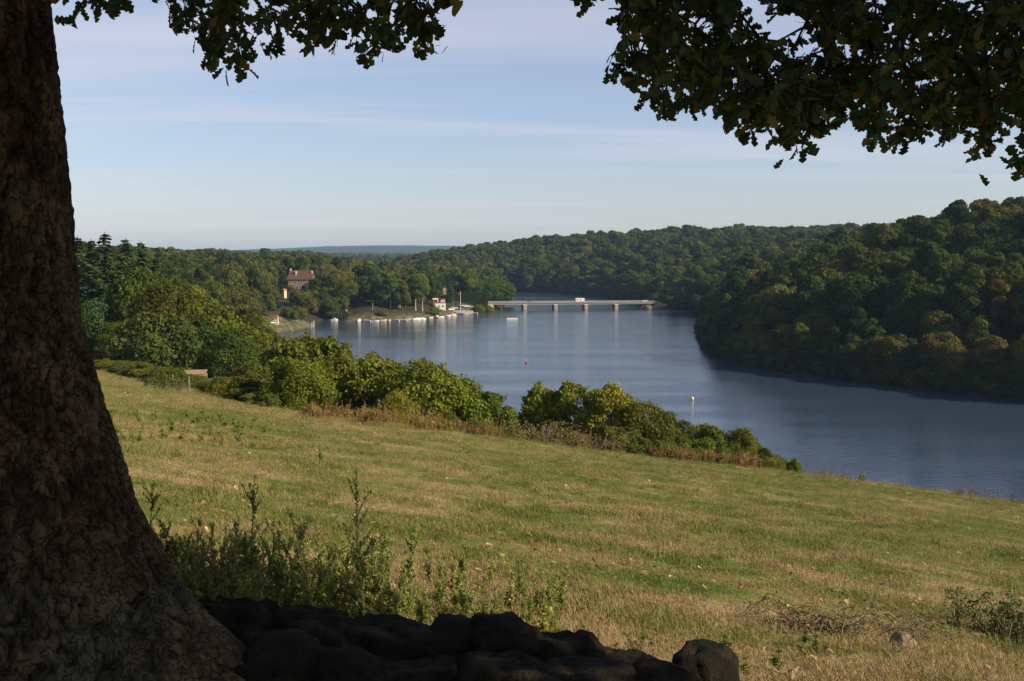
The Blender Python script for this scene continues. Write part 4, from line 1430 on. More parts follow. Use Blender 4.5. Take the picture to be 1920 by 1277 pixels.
BOATS = [  # photo pixel of the waterline, length, kind, heading, hull, cover, description
    (627, 600, 4.2, "cabin", 0.1, white_paint, blue_cover, "small white and blue boat alone in the cove under the dark trees"),
    (659, 600.5, 5.2, "open", 0.1, white_paint, cream_paint, "long low white boat at the end of the boat beach"),
    (673, 601.5, 4.4, "cabin", 1.1, white_paint, white_paint, "white cabin boat turned bow on, next to the low white boat"),
    (688, 601.5, 5.0, "open", 2.9, white_paint, white_paint, "white open boat beside the lamp post"),
    (704, 602, 4.4, "cover", 0.0, white_paint, blue_cover, "white boat with a blue cover below the small willow bush"),
    (719, 600.5, 4.0, "open", 0.4, cream_paint, red_paint, "cream boat with a red brown deck next to the blue covered boat"),
    (730, 601, 4.2, "open", 1.3, cream_paint, cream_paint, "plain cream dinghy below the poplar stems"),
    (742, 600.5, 5.0, "cover", 2.8, white_paint, grey_cover, "white boat under a grey cover below the poplars"),
    (755, 600.5, 5.6, "open", 2.9, white_paint, white_paint, "long white open boat below the last poplar pair"),
    (767, 599, 4.6, "open", 0.2, white_paint, grey_cover, "white boat with a grey deck between two white boats"),
    (781, 599, 5.6, "cabin", 0.5, white_paint, white_paint, "white cabin cruiser leading the tight boat group"),
    (790, 598.5, 5.6, "cabin", 0.2, white_paint, white_paint, "white cabin cruiser in the middle of the tight boat group"),
    (808, 596, 4.4, "open", 0.9, cream_paint, white_paint, "cream hulled boat beside the bright green bush"),
    (819, 595, 4.4, "cabin", 2.5, white_paint, white_paint, "white cabin boat below the boat club bank"),
    (826, 594.5, 4.4, "open", 0.3, white_paint, cream_paint, "white boat with a cream deck below the boat club"),
    (838, 592, 4.8, "cover", 0.3, white_paint, blue_cover, "white boat with a blue cover below the quay wall's near end"),
    (849, 591, 4.6, "cabin", 0.2, white_paint, grey_cover, "grey decked cabin boat beside the mooring pole"),
    (862, 589, 5.4, "cover", 0.2, blue_cover, blue_cover, "dark blue boat under a blue cover below the flagpole"),
    (872, 588, 5.0, "open", 0.1, white_paint, grey_cover, "pale boat with a grey deck next to the dark blue boat"),
    (888, 586.5, 5.8, "open", 2.9, white_paint, cream_paint, "last white boat at the quay wall beside the reeds")]
for px, py, L, kind, rz, hm, cm, lab in BOATS:
    p = water_at(px, py + 1.0)
    boat((p[0], p[1], 0.06), rz, L * 0.92, kind, lab, hm, cm)

# ------------------------------------------------------------------ the oak in the foreground
OX, OY = -2.95, 5.7
OZ = gz(OX, OY)
t = NT("oak_bark")
oc = t.objco()
h_ = t.attr("v").outputs["Fac"]
n1 = t.noise(oc, 3.0, 4, 0.6)
n2 = t.noise(oc, 24.0, 5, 0.65)
n3 = t.noise(oc, 1.3, 3, 0.6)
c = t.ramp(t.math('ADD', t.math('MULTIPLY', n1, 0.6), t.math('MULTIPLY', n2, 0.4)), [(0.36, (0.028, 0.018, 0.008)), (0.48, (0.062, 0.040, 0.018)), (0.6, (0.125, 0.09, 0.048))])
c = t.mix(t.range(n3, 0.5, 0.72, 0, 0.6), c, (0.085, 0.092, 0.055))
vo = t.node("ShaderNodeTexVoronoi", feature='DISTANCE_TO_EDGE')
wob_ = t.node("ShaderNodeTexNoise")
wob_.inputs["Scale"].default_value = 9.0
wob_.inputs["Detail"].default_value = 4.0
t.l.new(oc, wob_.inputs["Vector"])
wa = t.node("ShaderNodeVectorMath", operation='MULTIPLY_ADD')
t.l.new(wob_.outputs["Color"], wa.inputs[0])
wa.inputs[1].default_value = (0.2, 0.2, 0.3)
t.l.new(oc, wa.inputs[2])
t.l.new(t.mapping(wa.outputs[0], (21.0, 21.0, 5.5)), vo.inputs["Vector"])
vo.inputs["Scale"].default_value = 1.0
edge = t.range(vo.outputs["Distance"], 0.0, 0.07, 0.0, 1.0)
c = t.mix(t.range(edge, 0.0, 0.8, 0.55, 0.0), c, (0.010, 0.007, 0.004))
c = t.mix(t.range(h_, 0.1, 0.6, 0.85, 0.0), c, (0.012, 0.009, 0.006))  # fissures darkened in the colour to deepen their shading
bark = t.done(t.bsdf(c, 0.95, 0.1, t.bump(t.math('ADD', t.noise(t.mapping(oc, (1, 1, 0.5)), 55.0, 5, 0.7), edge), 1.0, 0.02)))
oak = tag(empty("oak_tree", (OX, OY, OZ)), "old oak with a rough dark trunk, flaring roots and drooping leafy boughs", "tree")
na, nz = 400, 360
ang = np.linspace(0, 2 * math.pi, na, endpoint=False)
zl = np.concatenate([np.linspace(-0.6, 3.8, 300), np.linspace(3.85, 6.4, 60)])
PROF = np.array([(-0.6, 2.05), (-0.2, 1.73), (0.17, 1.33), (0.43, 1.14), (0.73, 0.97), (1.08, 0.86), (1.43, 0.75), (1.69, 0.67), (2.5, 0.61), (3.3, 0.56), (4.5, 0.52), (6.5, 0.42)])
A_, Z_ = np.meshgrid(ang, zl)
r0 = np.interp(Z_, PROF[:, 0], PROF[:, 1])
fl = np.clip((r0 - 0.62) / 1.0, 0, 1.4)
lob = 0.22 * np.cos(5 * (A_ + 0.25)) + 0.12 * np.cos(3 * A_ + 1.1) - 0.12
r0 = r0 + fl * lob * 0.7
cyl = np.stack([np.cos(A_) * 0.62, np.sin(A_) * 0.62, Z_], -1)
r0 = r0 * (1 + 0.08 * (fbm(cyl * np.array([2.2, 2.2, 0.9]), 3, 31) - 0.5))
cyl = np.stack([np.cos(A_) * r0, np.sin(A_) * r0, Z_], -1)


def worley(p, seed):
    """Distance to the nearest and second nearest of scattered cell points."""
    i_ = np.floor(p).astype(np.int64)
    f1, f2 = np.full(p.shape[:-1], 9.0), np.full(p.shape[:-1], 9.0)
    for a_ in (-1, 0, 1):
        for b_ in (-1, 0, 1):
            for c_ in (-1, 0, 1):
                q_ = i_ + np.array([a_, b_, c_])
                h_ = [np.mod(np.sin(q_ @ np.array([12.99 + m_, 78.23 + seed, 37.72 + 2.3 * m_])) * 43758.5, 1.0) for m_ in range(3)]
                d_ = np.sqrt(((q_ + np.stack(h_, -1) - p) ** 2).sum(-1))
                f2 = np.where(d_ < f1, f1, np.minimum(f2, d_))
                f1 = np.minimum(f1, d_)
    return f1, f2


warp = (fbm(cyl * 3.0, 3, 77)[..., None] - 0.5) * np.array([0.35, 0.35, 0.1])
wv = (cyl + 0.6 * warp + (np.stack([fbm(cyl * 11, 2, 81), fbm(cyl * 11, 2, 82), fbm(cyl * 11, 2, 83)], -1) - 0.5) * 0.06)
ridge = np.abs(fbm(wv * np.array([11.0, 11.0, 1.7]), 3, 41) - 0.5) * 2
g1, g2_ = worley(wv * np.array([17, 17, 9.0]), 9)
crack = g2_ - g1
hgt_ = sstep(0.0, 0.22, ridge) * (0.72 + 0.28 * sstep(0.0, 0.16, crack))
hgt_ = 0.62 * hgt_ + 0.38 * fbm(cyl * np.array([30, 30, 14]), 4, 43, 0.65)
rad_ = r0 + 0.06 * (hgt_ - 0.7)
bv = np.stack([np.cos(A_) * rad_, np.sin(A_) * rad_, Z_], -1).reshape(-1, 3)
gi_, gj_ = np.meshgrid(np.arange(nz - 1), np.arange(na), indexing='ij')
g2 = (gj_ + 1) % na
qf_ = np.stack([gi_ * na + gj_, gi_ * na + g2, (gi_ + 1) * na + g2, (gi_ + 1) * na + gj_], -1).reshape(-1, 4)
hm_ = hgt_.reshape(-1)
tm_ = np_mesh("trunk", bv, qf_, [bark], smooth=True)
a = tm_.attributes.new("v", 'FLOAT', 'POINT')
a.data.foreach_set("value", hm_.astype(np.float32))
trunk = link("trunk", tm_, oak)

# ---- oak leaves
t = NT("oak_leaf")
oi = t.node("ShaderNodeObjectInfo")
v = t.attr("v").outputs["Fac"]
base = t.ramp(v, [(0.0, (0.020, 0.038, 0.009)), (0.6, (0.030, 0.054, 0.011)), (0.93, (0.045, 0.072, 0.013)), (0.985, (0.09, 0.09, 0.016)), (1.0, (0.13, 0.085, 0.02))])
tr = t.node("ShaderNodeBsdfTranslucent")
t.l.new(t.mix(1.0, base, (1.5, 1.35, 0.5), 'MULTIPLY'), tr.inputs[0])
mx = t.node("ShaderNodeMixShader")
mx.inputs[0].default_value = 0.28
t.l.new(t.bsdf(base, 0.5, 0.35), mx.inputs[1])
t.l.new(tr.outputs[0], mx.inputs[2])
oak_leaf = t.done(mx.outputs[0])

LT = np.array([0.0, 0.12, 0.22, 0.30, 0.38, 0.48, 0.56, 0.66, 0.74, 0.84, 0.93, 1.0])
LW = np.array([0.012, 0.035, 0.15, 0.17, 0.10, 0.25, 0.27, 0.15, 0.28, 0.26, 0.13, 0.02])


def leaf_shape(L, fold, curl):
    """Lobed oak leaf along +X, folded on its midrib."""
    mid = np.stack([LT * L, LT * 0, -curl * L * LT ** 2], -1)
    l_ = mid + np.stack([LT * 0, LW * L, LW * L * fold], -1)
    r_ = mid + np.stack([LT * 0, -LW * L, LW * L * fold], -1)
    v_ = np.concatenate([mid, l_, r_])
    n = len(LT)
    f_ = []
    for i_ in range(n - 1):
        f_.append((i_, i_ + 1, n + i_ + 1, n + i_))
        f_.append((i_ + 1, i_, 2 * n + i_, 2 * n + i_ + 1))
    return v_, np.array(f_)


def rotm(yaw, pitch, roll):
    cy, sy, cp, sp, cr, sr = math.cos(yaw), math.sin(yaw), math.cos(pitch), math.sin(pitch), math.cos(roll), math.sin(roll)
    return np.array([[cy, -sy, 0], [sy, cy, 0], [0, 0, 1]]) @ np.array([[cp, 0, sp], [0, 1, 0], [-sp, 0, cp]]) @ np.array([[1, 0, 0], [0, cr, -sr], [0, sr, cr]])


def spray(seed, nleaf):
    """A leafy twig end along +X."""
    r_ = np.random.default_rng(seed)
    V, Fq, val, n = [], [], [], 0
    tw = np.array([(0, 0, 0), (0.1, 0.012, -0.01), (0.2, -0.01, -0.03), (0.3, 0.012, -0.06)])
    v_, f_ = tube(tw, np.array([0.004, 0.0035, 0.0025, 0.0012]), 5)
    V.append(v_)
    Fq.append(f_)
    n = len(v_)
    tf = len(f_)
    for k in range(nleaf):
        s = r_.uniform(0.05, 1.0) ** 0.7
        p = np.array([np.interp(s, np.linspace(0, 1, 4), tw[:, j_]) for j_ in range(3)])
        v_, f_ = leaf_shape(r_.uniform(0.075, 0.135), r_.uniform(0.0, 0.5), r_.uniform(-0.1, 0.35))
        yaw = r_.uniform(-1.5, 1.5) + (math.pi if r_.uniform() < 0.12 else 0)
        m_ = rotm(yaw, r_.normal(0.35, 0.6), r_.normal(0, 0.8))
        V.append(v_ @ m_.T + p)
        Fq.append(f_ + n)
        n += len(v_)
        val += [r_.uniform(0, 1)] * len(f_)
    return np_mesh("oak_spray", np.concatenate(V), np.concatenate(Fq), [oak_leaf, twig_mat], np.r_[np.full(tf, 0.5), val], midx=np.r_[np.ones(tf), np.zeros(len(val))])


SPRAYS = [spray(100 + k, 13) for k in range(7)]


def in_poly(poly, x, y):
    d, _ = poly_dist(np.asarray(poly, float), np.asarray(x, float), np.asarray(y, float))
    return d


PA = [(70, -90), (262, -90), (250, 42), (232, 50), (212, 12), (160, 34), (112, 30), (92, 0)]
PB = [(280, -110), (880, -110), (855, 40), (805, 74), (745, 74), (680, 118), (652, 95), (640, 78), (600, 84), (545, 62), (430, 116), (375, 100), (366, 76), (392, 54), (335, 50), (300, 0)]
PC = [(1035, -110), (2080, -110), (2080, 320), (1890, 310), (1845, 276), (1790, 268), (1740, 232), (1690, 255), (1645, 268), (1630, 225), (1600, 196), (1570, 210), (1487, 258), (1455, 236), (1400, 222), (1335, 226),
      (1318, 200), (1290, 184), (1222, 200), (1190, 190), (1200, 150), (1118, 108), (1128, 62), (1055, 10)]
spr = []
lr_ = np.random.default_rng(23)
for poly, n_, d0, d1, inset in ((PA, 14, 4.9, 5.4, 18), (PB, 110, 4.6, 6.0, 14), (PC, 610, 4.4, 6.3, 13)):
    pa = np.array(poly)
    got = 0
    while got < n_:
        q = np.array([lr_.uniform(pa[:, 0].min(), pa[:, 0].max()), lr_.uniform(pa[:, 1].min(), pa[:, 1].max())])
        if in_poly(poly, [q[0]], [q[1]])[0] > -inset:
            continue
        if poly is PC and vnoise(np.array([[q[0] / 95, q[1] / 70, 3.3]]), 9)[0] < 0.30:
            continue
        spr.append((at(q[0], q[1], lr_.uniform(d0, d1)), 0.64, True))
        got += 1
# the crown goes on above and beside the picture
for _ in range(420):
    q = at(lr_.uniform(-300, 2500), lr_.uniform(-900, -110), 1.0)
    d = lr_.uniform(3.8, 6.6)
    spr.append((np.array([q[0] * d, d, CAMZ + (q[2] - CAMZ) * d]), 1.2, False))
# leafy mass on the sun's side, which shades the trunk, the boulders and the boughs
for _ in range(2300):
    tx, ty = lr_.uniform(-5.0, 1.9), lr_.uniform(1.0, 6.15)
    tz_ = lr_.uniform(gz(tx, ty) - 0.1, 38.0)
    s = lr_.uniform(7.5, 14.0) + max(0, -tx)
    p = np.array([tx, ty, tz_]) + SUNV * s
    spr.append((p, 1.75, False))
for _ in range(420):
    p = np.array([lr_.uniform(0.2, 3.4), lr_.uniform(4.2, 6.4), lr_.uniform(36.6, 38.8)]) + SUNV * lr_.uniform(4, 10)
    spr.append((p, 1.6, False))
for _ in range(350):
    a_ = lr_.uniform(0, 6.28)
    k_ = math.sqrt(lr_.uniform())
    spr.append((np.array([OX + 7.5 * k_ * math.cos(a_), OY - 3 + 6 * k_ * math.sin(a_), lr_.uniform(40.2, 46)]), 1.7, False))
keep = []
for p, s, vis_ in spr:
    if not vis_:
        if p[2] < gz(p[0], p[1]) + 2.2:
            continue
        a_, b_ = to_px(p[0], max(p[1], 0.3), p[2])
        if p[1] > 0.3 and -60 < a_ < 1990 and b_ > -90:
            continue
        # unseen leaves whose shade would fall on the sunny ground in view are left out
        f_ = (p[2] - (34.4 - 0.143 * p[1] - 0.127 * p[0])) / (SUNV[2] - 0.143 * SUNV[1] - 0.127 * SUNV[0])
        gx_, gy_ = p[0] - SUNV[0] * f_, p[1] - SUNV[1] * f_
        if gy_ > 6.55 and gx_ > -0.36 * gy_ and gx_ < 0.6 * gy_:
            continue
    keep.append((p, s, vis_))
spr = keep

# ---- boughs and twigs: every spray is tied to the nearest wood already grown
org = np.array([OX, OY, OZ])
boughs = [
    [(OX, OY, 39.2), (OX + 1.6, OY + 0.2, 39.7), (0.4, 5.7, 38.9), (1.8, 5.4, 38.4), (3.6, 5.2, 38.1)],
    [(OX, OY, 39.6), (-0.8, 5.0, 40.9), (2.0, 4.5, 41.2), (5.0, 4.4, 41.0), (8.5, 4.2, 41.2), (11.5, 4.0, 42.0)],
    [(OX, OY, 38.9), (-2.3, 5.9, 39.0), (-1.3, 5.6, 38.2), (-0.4, 5.4, 37.75)],
    [(OX, OY, 39.8), (-2.4, 4.5, 41.6), (-1.0, 2.5, 43.0), (1.5, 1.2, 44.0), (5.0, 1.0, 44.2)],
    [(OX, OY, 39.9), (-3.6, 4.6, 42.0), (-5.0, 2.6, 43.4)],
    [(OX, OY, 40.0), (-2.6, 5.6, 43.0), (-1.5, 5.5, 45.5)]]
nodes, V, Fq, n = [], [], [], 0
for b in boughs:
    b = np.array(b)
    k = np.linspace(0, 1, len(b))
    kk = np.linspace(0, 1, 26)
    pp = np.stack([np.interp(kk, k, b[:, j_]) for j_ in range(3)], -1)
    pp[1:-1] = (pp[:-2] + pp[1:-1] * 2 + pp[2:]) / 4
    pp[2:] += np.cumsum(lr_.normal(0, 0.02, (24, 3)), 0)
    bo = MB()
    bo.tube([tuple(q - org) for q in pp], 0.17 * (1 - 0.88 * kk), 9)
    bo.obj("bough", bark, oak, smooth=True)
    nodes += list(pp)
node = np.array(nodes)
P = np.array([s[0] for s in spr])
d0 = np.min(np.linalg.norm(P[:, None] - node[None], axis=2), axis=1)
dirs = np.zeros_like(P)
tw_v, tw_f, n = [], [], 0
for q in np.argsort(d0):
    dd = np.linalg.norm(node - P[q], axis=1)
    a_ = node[int(np.argmin(dd))]
    b_ = P[q]
    L = np.linalg.norm(b_ - a_)
    m_ = (a_ + b_) / 2 + np.array([0, 0, 0.06 * L]) + lr_.normal(0, 0.03 * min(L, 2), 3)
    v_, f_ = tube(np.array([a_, m_, b_]), np.array([0.006 + 0.006 * L, 0.005 + 0.003 * L, 0.004]), 4)
    tw_v.append(v_)
    tw_f.append(f_ + n)
    n += len(v_)
    dirs[q] = unit(b_ - m_)
    node = np.concatenate([node, [m_, b_]])
tw = link("twigs", np_mesh("twigs", np.concatenate(tw_v) - org, np.concatenate(tw_f), [twig_mat], smooth=True), oak)
tag(tw, kind="stuff")
rot = []
for d in dirs:
    d = unit(d + np.array([0, 0, -0.25]) + lr_.normal(0, 0.35, 3))
    rot.append((lr_.uniform(-0.9, 0.9), math.asin(np.clip(-d[2], -1, 1)), math.atan2(d[1], d[0])))
visl = np.array([s[2] for s in spr])
base_ = np.array([P[q] - 0.13 * spr[q][1] * np.array([math.cos(rot[q][2]) * math.cos(rot[q][1]), math.sin(rot[q][2]) * math.cos(rot[q][1]), -math.sin(rot[q][1])]) for q in range(len(P))])
fo = scatter("foliage", base_ - org, rot, [s[1] for s in spr], lr_.integers(0, 7, len(P)), SPRAYS, oak)
tag(fo, kind="stuff")
# the leaves that hang free along the fringe, one by one
crown = link("crown", MB().tube([(0, 0, 4.8), (0.3, -0.1, 6.2)], [0.2, 0.16], 8).mesh("crown_fork", bark), oak)
LEAF = []
for k in range(6):
    v_, f_ = leaf_shape(1.0, 0.1 + 0.08 * k, 0.05 * k - 0.05)
    LEAF.append(np_mesh("leaf", v_, f_, [oak_leaf], np.full(len(f_), [0.1, 0.3, 0.5, 0.7, 0.93, 0.99][k])))
cnt = 0
vi = np.where(visl)[0]
fringe = sorted(vi, key=lambda q: -to_px(*P[q])[1] + (0 if P[q][0] > 0.5 else -170))[:75]
for q in fringe:
    for _ in range(4):
        p = P[q] + unit(dirs[q]) * lr_.uniform(-0.06, 0.12) + lr_.normal(0, 0.035, 3)
        link("leaf", LEAF[lr_.choice(6, p=[0.3, 0.27, 0.22, 0.17, 0.03, 0.01])], crown, p - org, (lr_.normal(0, 0.8), lr_.normal(0.5, 0.6), lr_.uniform(0, 6.28)), lr_.uniform(0.06, 0.10))
        cnt += 1

# ------------------------------------------------------------------ boulders under the oak
t = NT("mossy_rock")
oc = t.objco()
n1 = t.noise(oc, 1.6, 5, 0.65)
n2 = t.noise(oc, 9, 4, 0.7)
c = t.ramp(n1, [(0.35, (0.010, 0.011, 0.005)), (0.5, (0.014, 0.011, 0.006)), (0.68, (0.045, 0.032, 0.017))])  # moss and stone colours taken near black, canopy shade included
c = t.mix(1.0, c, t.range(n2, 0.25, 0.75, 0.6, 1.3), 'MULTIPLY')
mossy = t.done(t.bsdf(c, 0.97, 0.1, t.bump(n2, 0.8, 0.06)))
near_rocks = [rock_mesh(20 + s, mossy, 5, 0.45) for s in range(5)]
for k, (px, py, w, d, hgt_r, lab) in enumerate([
        (455, 1136, 0.399, 6.15, 0.357, "dark mossy boulder against the oak root with a sunlit patch on top"),
        (590, 1152, 0.38, 6.15, 0.374, "mossy boulder next to the one against the oak root"),
        (720, 1174, 0.399, 6.15, 0.357, "long dark boulder behind the tallest weeds"),
        (845, 1190, 0.342, 6.15, 0.357, "low dark boulder in a dip of the boulder row"),
        (950, 1170, 0.38, 6.15, 0.391, "high humped boulder in the middle of the shaded row"),
        (1070, 1198, 0.399, 6.15, 0.357, "dark boulder sloping down from the humped boulder"),
        (1180, 1232, 0.38, 6.15, 0.34, "low dark boulder before the row's round end stone"),
        (1318, 1220, 0.1995, 6.15, 0.255, "rounded separate boulder at the end of the shaded row"),
        (520, 1225, 0.45, 5.55, 0.34, "dark boulder in front of the root side of the row"),
        (660, 1235, 0.405, 5.55, 0.34, "dark boulder in front of the long boulder"),
        (810, 1250, 0.405, 5.55, 0.34, "dark faintly dappled boulder before the row's dip"),
        (960, 1240, 0.405, 5.55, 0.34, "dark boulder with a dry grass stalk beside it"),
        (1100, 1256, 0.378, 5.55, 0.2975, "dark low boulder before the sloping boulder"),
        (1240, 1268, 0.252, 5.55, 0.255, "flat dark boulder beside the rounded end stone")]):
    p = at(px, py, d)
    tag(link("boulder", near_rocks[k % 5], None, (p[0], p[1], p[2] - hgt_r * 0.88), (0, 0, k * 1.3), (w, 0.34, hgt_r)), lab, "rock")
dry_rock = rock_mesh(61, plain("brown_stone", (0.2, 0.145, 0.085), 0.95, 0.1, 0.4, 4.0, bump=0.5), 4, 0.4)
for px, py, w, lab in ((1692, 1212, 0.12, "small brown stone lying in the dry grass beside the bramble"), (1505, 1180, 0.07, "little stone half hidden under the bramble stems")):
    p = on_ground(px, py)
    tag(link("stone", dry_rock, None, p + np.array([0, 0, 0.03]), (0, 0, px), (w, w * 0.8, w * 0.75)), lab, "stone")

# ------------------------------------------------------------------ weeds behind the boulders
def weed(seed, h, leafy):
    """Goosefoot-like weed: upright stems, side shoots, small leaves below and knobbly seed spikes above."""
    r_ = np.random.default_rng(seed)
    sv, sf, n = [], [], 0
    P_, N_, S_ = [], [], []

    def stem(a, d, L, rad, lv):
        nonlocal n
        k = np.linspace(0, 1, 6)
        bend = r_.normal(0, 0.05, 3) * L
        pp = a + d * (L * k)[:, None] + bend * (k ** 2)[:, None]
        v_, f_ = tube(pp, rad * (1 - 0.75 * k), 5)
        sv.append(v_)
        sf.append(f_ + n)
        n += len(v_)
        m_ = int(L * (160 if lv == 0 else 210) * leafy)
        s = r_.uniform(0.12, 1.0, m_)
        q = np.stack([np.interp(s, k, pp[:, j_]) for j_ in range(3)], -1)
        hh_ = np.clip(q[:, 2] / h, 0, 1)
        sz = np.where(hh_ < 0.62, r_.uniform(0.008, 0.024, m_), r_.uniform(0.006, 0.013, m_))
        o_ = unit(r_.normal(size=(m_, 3)) + np.array([0, 0, 0.35]))
        P_.append(q + o_ * (sz * 1.0)[:, None])
        N_.append(unit(np.cross(o_, r_.normal(size=(m_, 3)))))
        S_.append(sz)
        if lv == 0:
            for _ in range(int(9 + 12 * leafy)):
                s0 = r_.uniform(0.12, 0.92)
                b_ = np.array([np.interp(s0, k, pp[:, j_]) for j_ in range(3)])
                a_ = r_.uniform(0, 6.28)
                dd_ = unit(np.array([math.cos(a_) * 0.62, math.sin(a_) * 0.62, 1.0]))
                stem(b_, dd_, h * r_.uniform(0.10, 0.30) * (1.15 - 0.6 * s0), rad * 0.5, 1)
    stem(np.zeros(3), unit(np.array([r_.normal(0, 0.07), r_.normal(0, 0.07), 1.0])), h, 0.007, 0)
    P2, N2, S2 = map(np.concatenate, (P_, N_, S_))
    v_, f_ = leaf_quads(P2, N2, S2, r_, 1.9)
    stm = np_mesh("weed_stem", np.concatenate(sv), np.concatenate(sf), [weed_stem], smooth=True)
    lfm = np_mesh("weed_leaves", v_, f_, [weed_leaf], r_.uniform(0, 1, len(f_)))
    return stm, lfm, h


weed_stem = plain("weed_stem", (0.16, 0.15, 0.055), 0.8, 0.2)
WEEDS = [weed(200 + k, h, lf) for k, (h, lf) in enumerate([(1.15, 1.0), (1.0, 0.9), (0.8, 1.0), (0.65, 1.1), (0.5, 1.2), (0.9, 0.65), (0.42, 1.0)])]


def place_weed(k, px, py_base, height_, label, group=None, tint=(1, 1, 1), wide=1.0):
    p = on_ground(px, py_base, 4, 90)
    if p is None:
        return None
    s_ = height_ / WEEDS[k][2]
    e = empty("weed", p - np.array([0, 0, 0.02]), lr_.uniform(0, 6.28), (s_ * wide, s_ * wide, s_))
    link("stem", WEEDS[k][0], e)
    o = link("leaves", WEEDS[k][1], e)
    o.color = (*tint, 1)
    return tag(e, label, "weed", group)


for k, px, py, h, tint, lab in [
        (0, 668, 1195, 1.08, (1.0, 1.0, 0.9), "tallest weed, with a pale bare lower stem and a dark seed spike"),
        (1, 484, 1185, 0.95, (0.85, 0.9, 0.8), "tall dark weed with one dense upright seed spike near the trunk"),
        (5, 590, 1185, 0.82, (1.0, 0.8, 0.75), "thin reddish weed with curling tips between the two tall weeds"),
        (2, 405, 1180, 0.72, (0.8, 0.85, 0.75), "dark bushy weed close beside the oak root"),
        (2, 445, 1190, 0.66, (0.9, 0.95, 0.8), "upright weed between the bushy weed and the tall dark weed"),
        (5, 530, 1185, 0.7, (0.9, 0.85, 0.75), "spindly dark weed beside the tall dark weed"),
        (1, 275, 1140, 0.8, (0.5, 0.55, 0.5), "shaded dark weed peeping out behind the trunk edge"),  # dark leaf tint stands for the shade behind the trunk
        (3, 830, 1215, 0.5, (1.2, 1.2, 0.8), "yellow green weed with an upright stem beyond the row's dip"),
        (3, 930, 1205, 0.45, (1.25, 1.25, 0.85), "fresh green weed just behind the humped boulder")]:
    place_weed(k, px, py, h, lab, None, tint)


def weed_label(px, h):
    a_ = "knee high leafy weed" if h > 0.5 else "short leafy weed" if h < 0.4 else "middling leafy weed"
    b_ = "close to the oak root" if px < 430 else "around the tallest weeds" if px < 720 else "beyond the dip in the boulder row" if px < 900 else "past the humped boulder"
    return "%s in the thicket %s" % (a_, b_), "%ss in the thicket %s" % (a_, b_)


more = []
for n_w in range(225):
    px = lr_.uniform(290, 1060)
    py = lr_.uniform(1100, 1222) - max(0, (330 - px) * 0.5)
    h = lr_.uniform(0.32, 0.68) * (1.0 if px < 780 else 0.66)
    g_ = lr_.uniform(0.75, 1.2) * (0.7 if px < 420 else 1.0)  # weeds nearest the trunk tinted darker, the oak's shade put into their colour
    k_ = int(lr_.choice([2, 3, 4, 6]))
    if n_w >= 150:
        p = on_ground(px, py, 4, 60)
        more.append((p, h * 0.9 / WEEDS[k_][2], [2, 3, 4, 6].index(k_)))
        continue
    place_weed(k_, px, py, h * 0.9, *weed_label(px, h), (g_ * 1.45, g_ * 1.4, g_ * 1.15))
whole = []
for k_ in (2, 3, 4, 6):
    ma, mb_ = WEEDS[k_][0], WEEDS[k_][1]
    va, vb = np.zeros(len(ma.vertices) * 3, np.float32), np.zeros(len(mb_.vertices) * 3, np.float32)
    ma.vertices.foreach_get("co", va)
    mb_.vertices.foreach_get("co", vb)
    fa, fb = np.zeros(len(ma.loops), np.int32), np.zeros(len(mb_.loops), np.int32)
    ma.loops.foreach_get("vertex_index", fa)
    mb_.loops.foreach_get("vertex_index", fb)
    fa, fb = fa.reshape(-1, 4), fb.reshape(-1, 4)
    whole.append(np_mesh("weed_whole", np.concatenate([va.reshape(-1, 3), vb.reshape(-1, 3)]), np.concatenate([fa, fb + len(va) // 3]), [weed_stem, weed_leaf],
                         np.r_[np.full(len(fa), 0.5), lr_.uniform(0, 1, len(fb))], midx=np.r_[np.zeros(len(fa)), np.ones(len(fb))]))
mp = np.array([q[0] for q in more])
o = scatter("weed_thicket", mp, np.stack([mp[:, 0] * 0, mp[:, 0] * 0, lr_.uniform(0, 6.28, len(mp))], -1), [q[1] for q in more], [q[2] for q in more], whole)
tag(o, "low leafy weeds filling the thicket behind the shaded boulders", "weeds", kind="stuff")
o.color = (1.35, 1.3, 1.0, 1)
for _ in range(26):
    px = lr_.uniform(1060, 1560)
    place_weed(int(lr_.choice([4, 6])), px, lr_.uniform(1205, 1275), lr_.uniform(0.08, 0.2), "short weed sprouting in the dry grass past the boulders", "short weeds in the dry grass", (1.2, 1.15, 0.9), 2.0)
for _ in range(90):
    px = lr_.uniform(195, 500)
    place_weed(int(lr_.choice([3, 4, 6])), px, lr_.uniform(775, 835) + (px - 195) * 0.03, lr_.uniform(0.14, 0.36), "leafy weed in the green strip across the pasture", "weeds in the green strip across the pasture", (1.3, 1.35, 0.7), 2.2)
for px, py, h, lab in ((600, 868, 0.45, "pale yellow green weed alone in the pasture"), (415, 800, 0.9, "single upright weed at the end of the green strip"), (908, 955, 0.1, "small dark thistle rosette in the grass")):
    place_weed(3, px, py, h, lab)


# ------------------------------------------------------------------ dry stalks, docks and tall grass at the field edge
t = NT("dry_stalk")
v = t.attr("v").outputs["Fac"]
rnd = t.node("ShaderNodeObjectInfo").outputs["Random"]
c = t.ramp(t.math('ADD', t.math('MULTIPLY', v, 0.5), t.math('MULTIPLY', rnd, 0.5)), [(0.1, (0.12, 0.11, 0.03)), (0.45, (0.20, 0.14, 0.045)), (0.7, (0.17, 0.095, 0.038)), (0.95, (0.13, 0.062, 0.026))])
stalk_mat = t.done(t.bsdf(c, 0.9, 0.1))


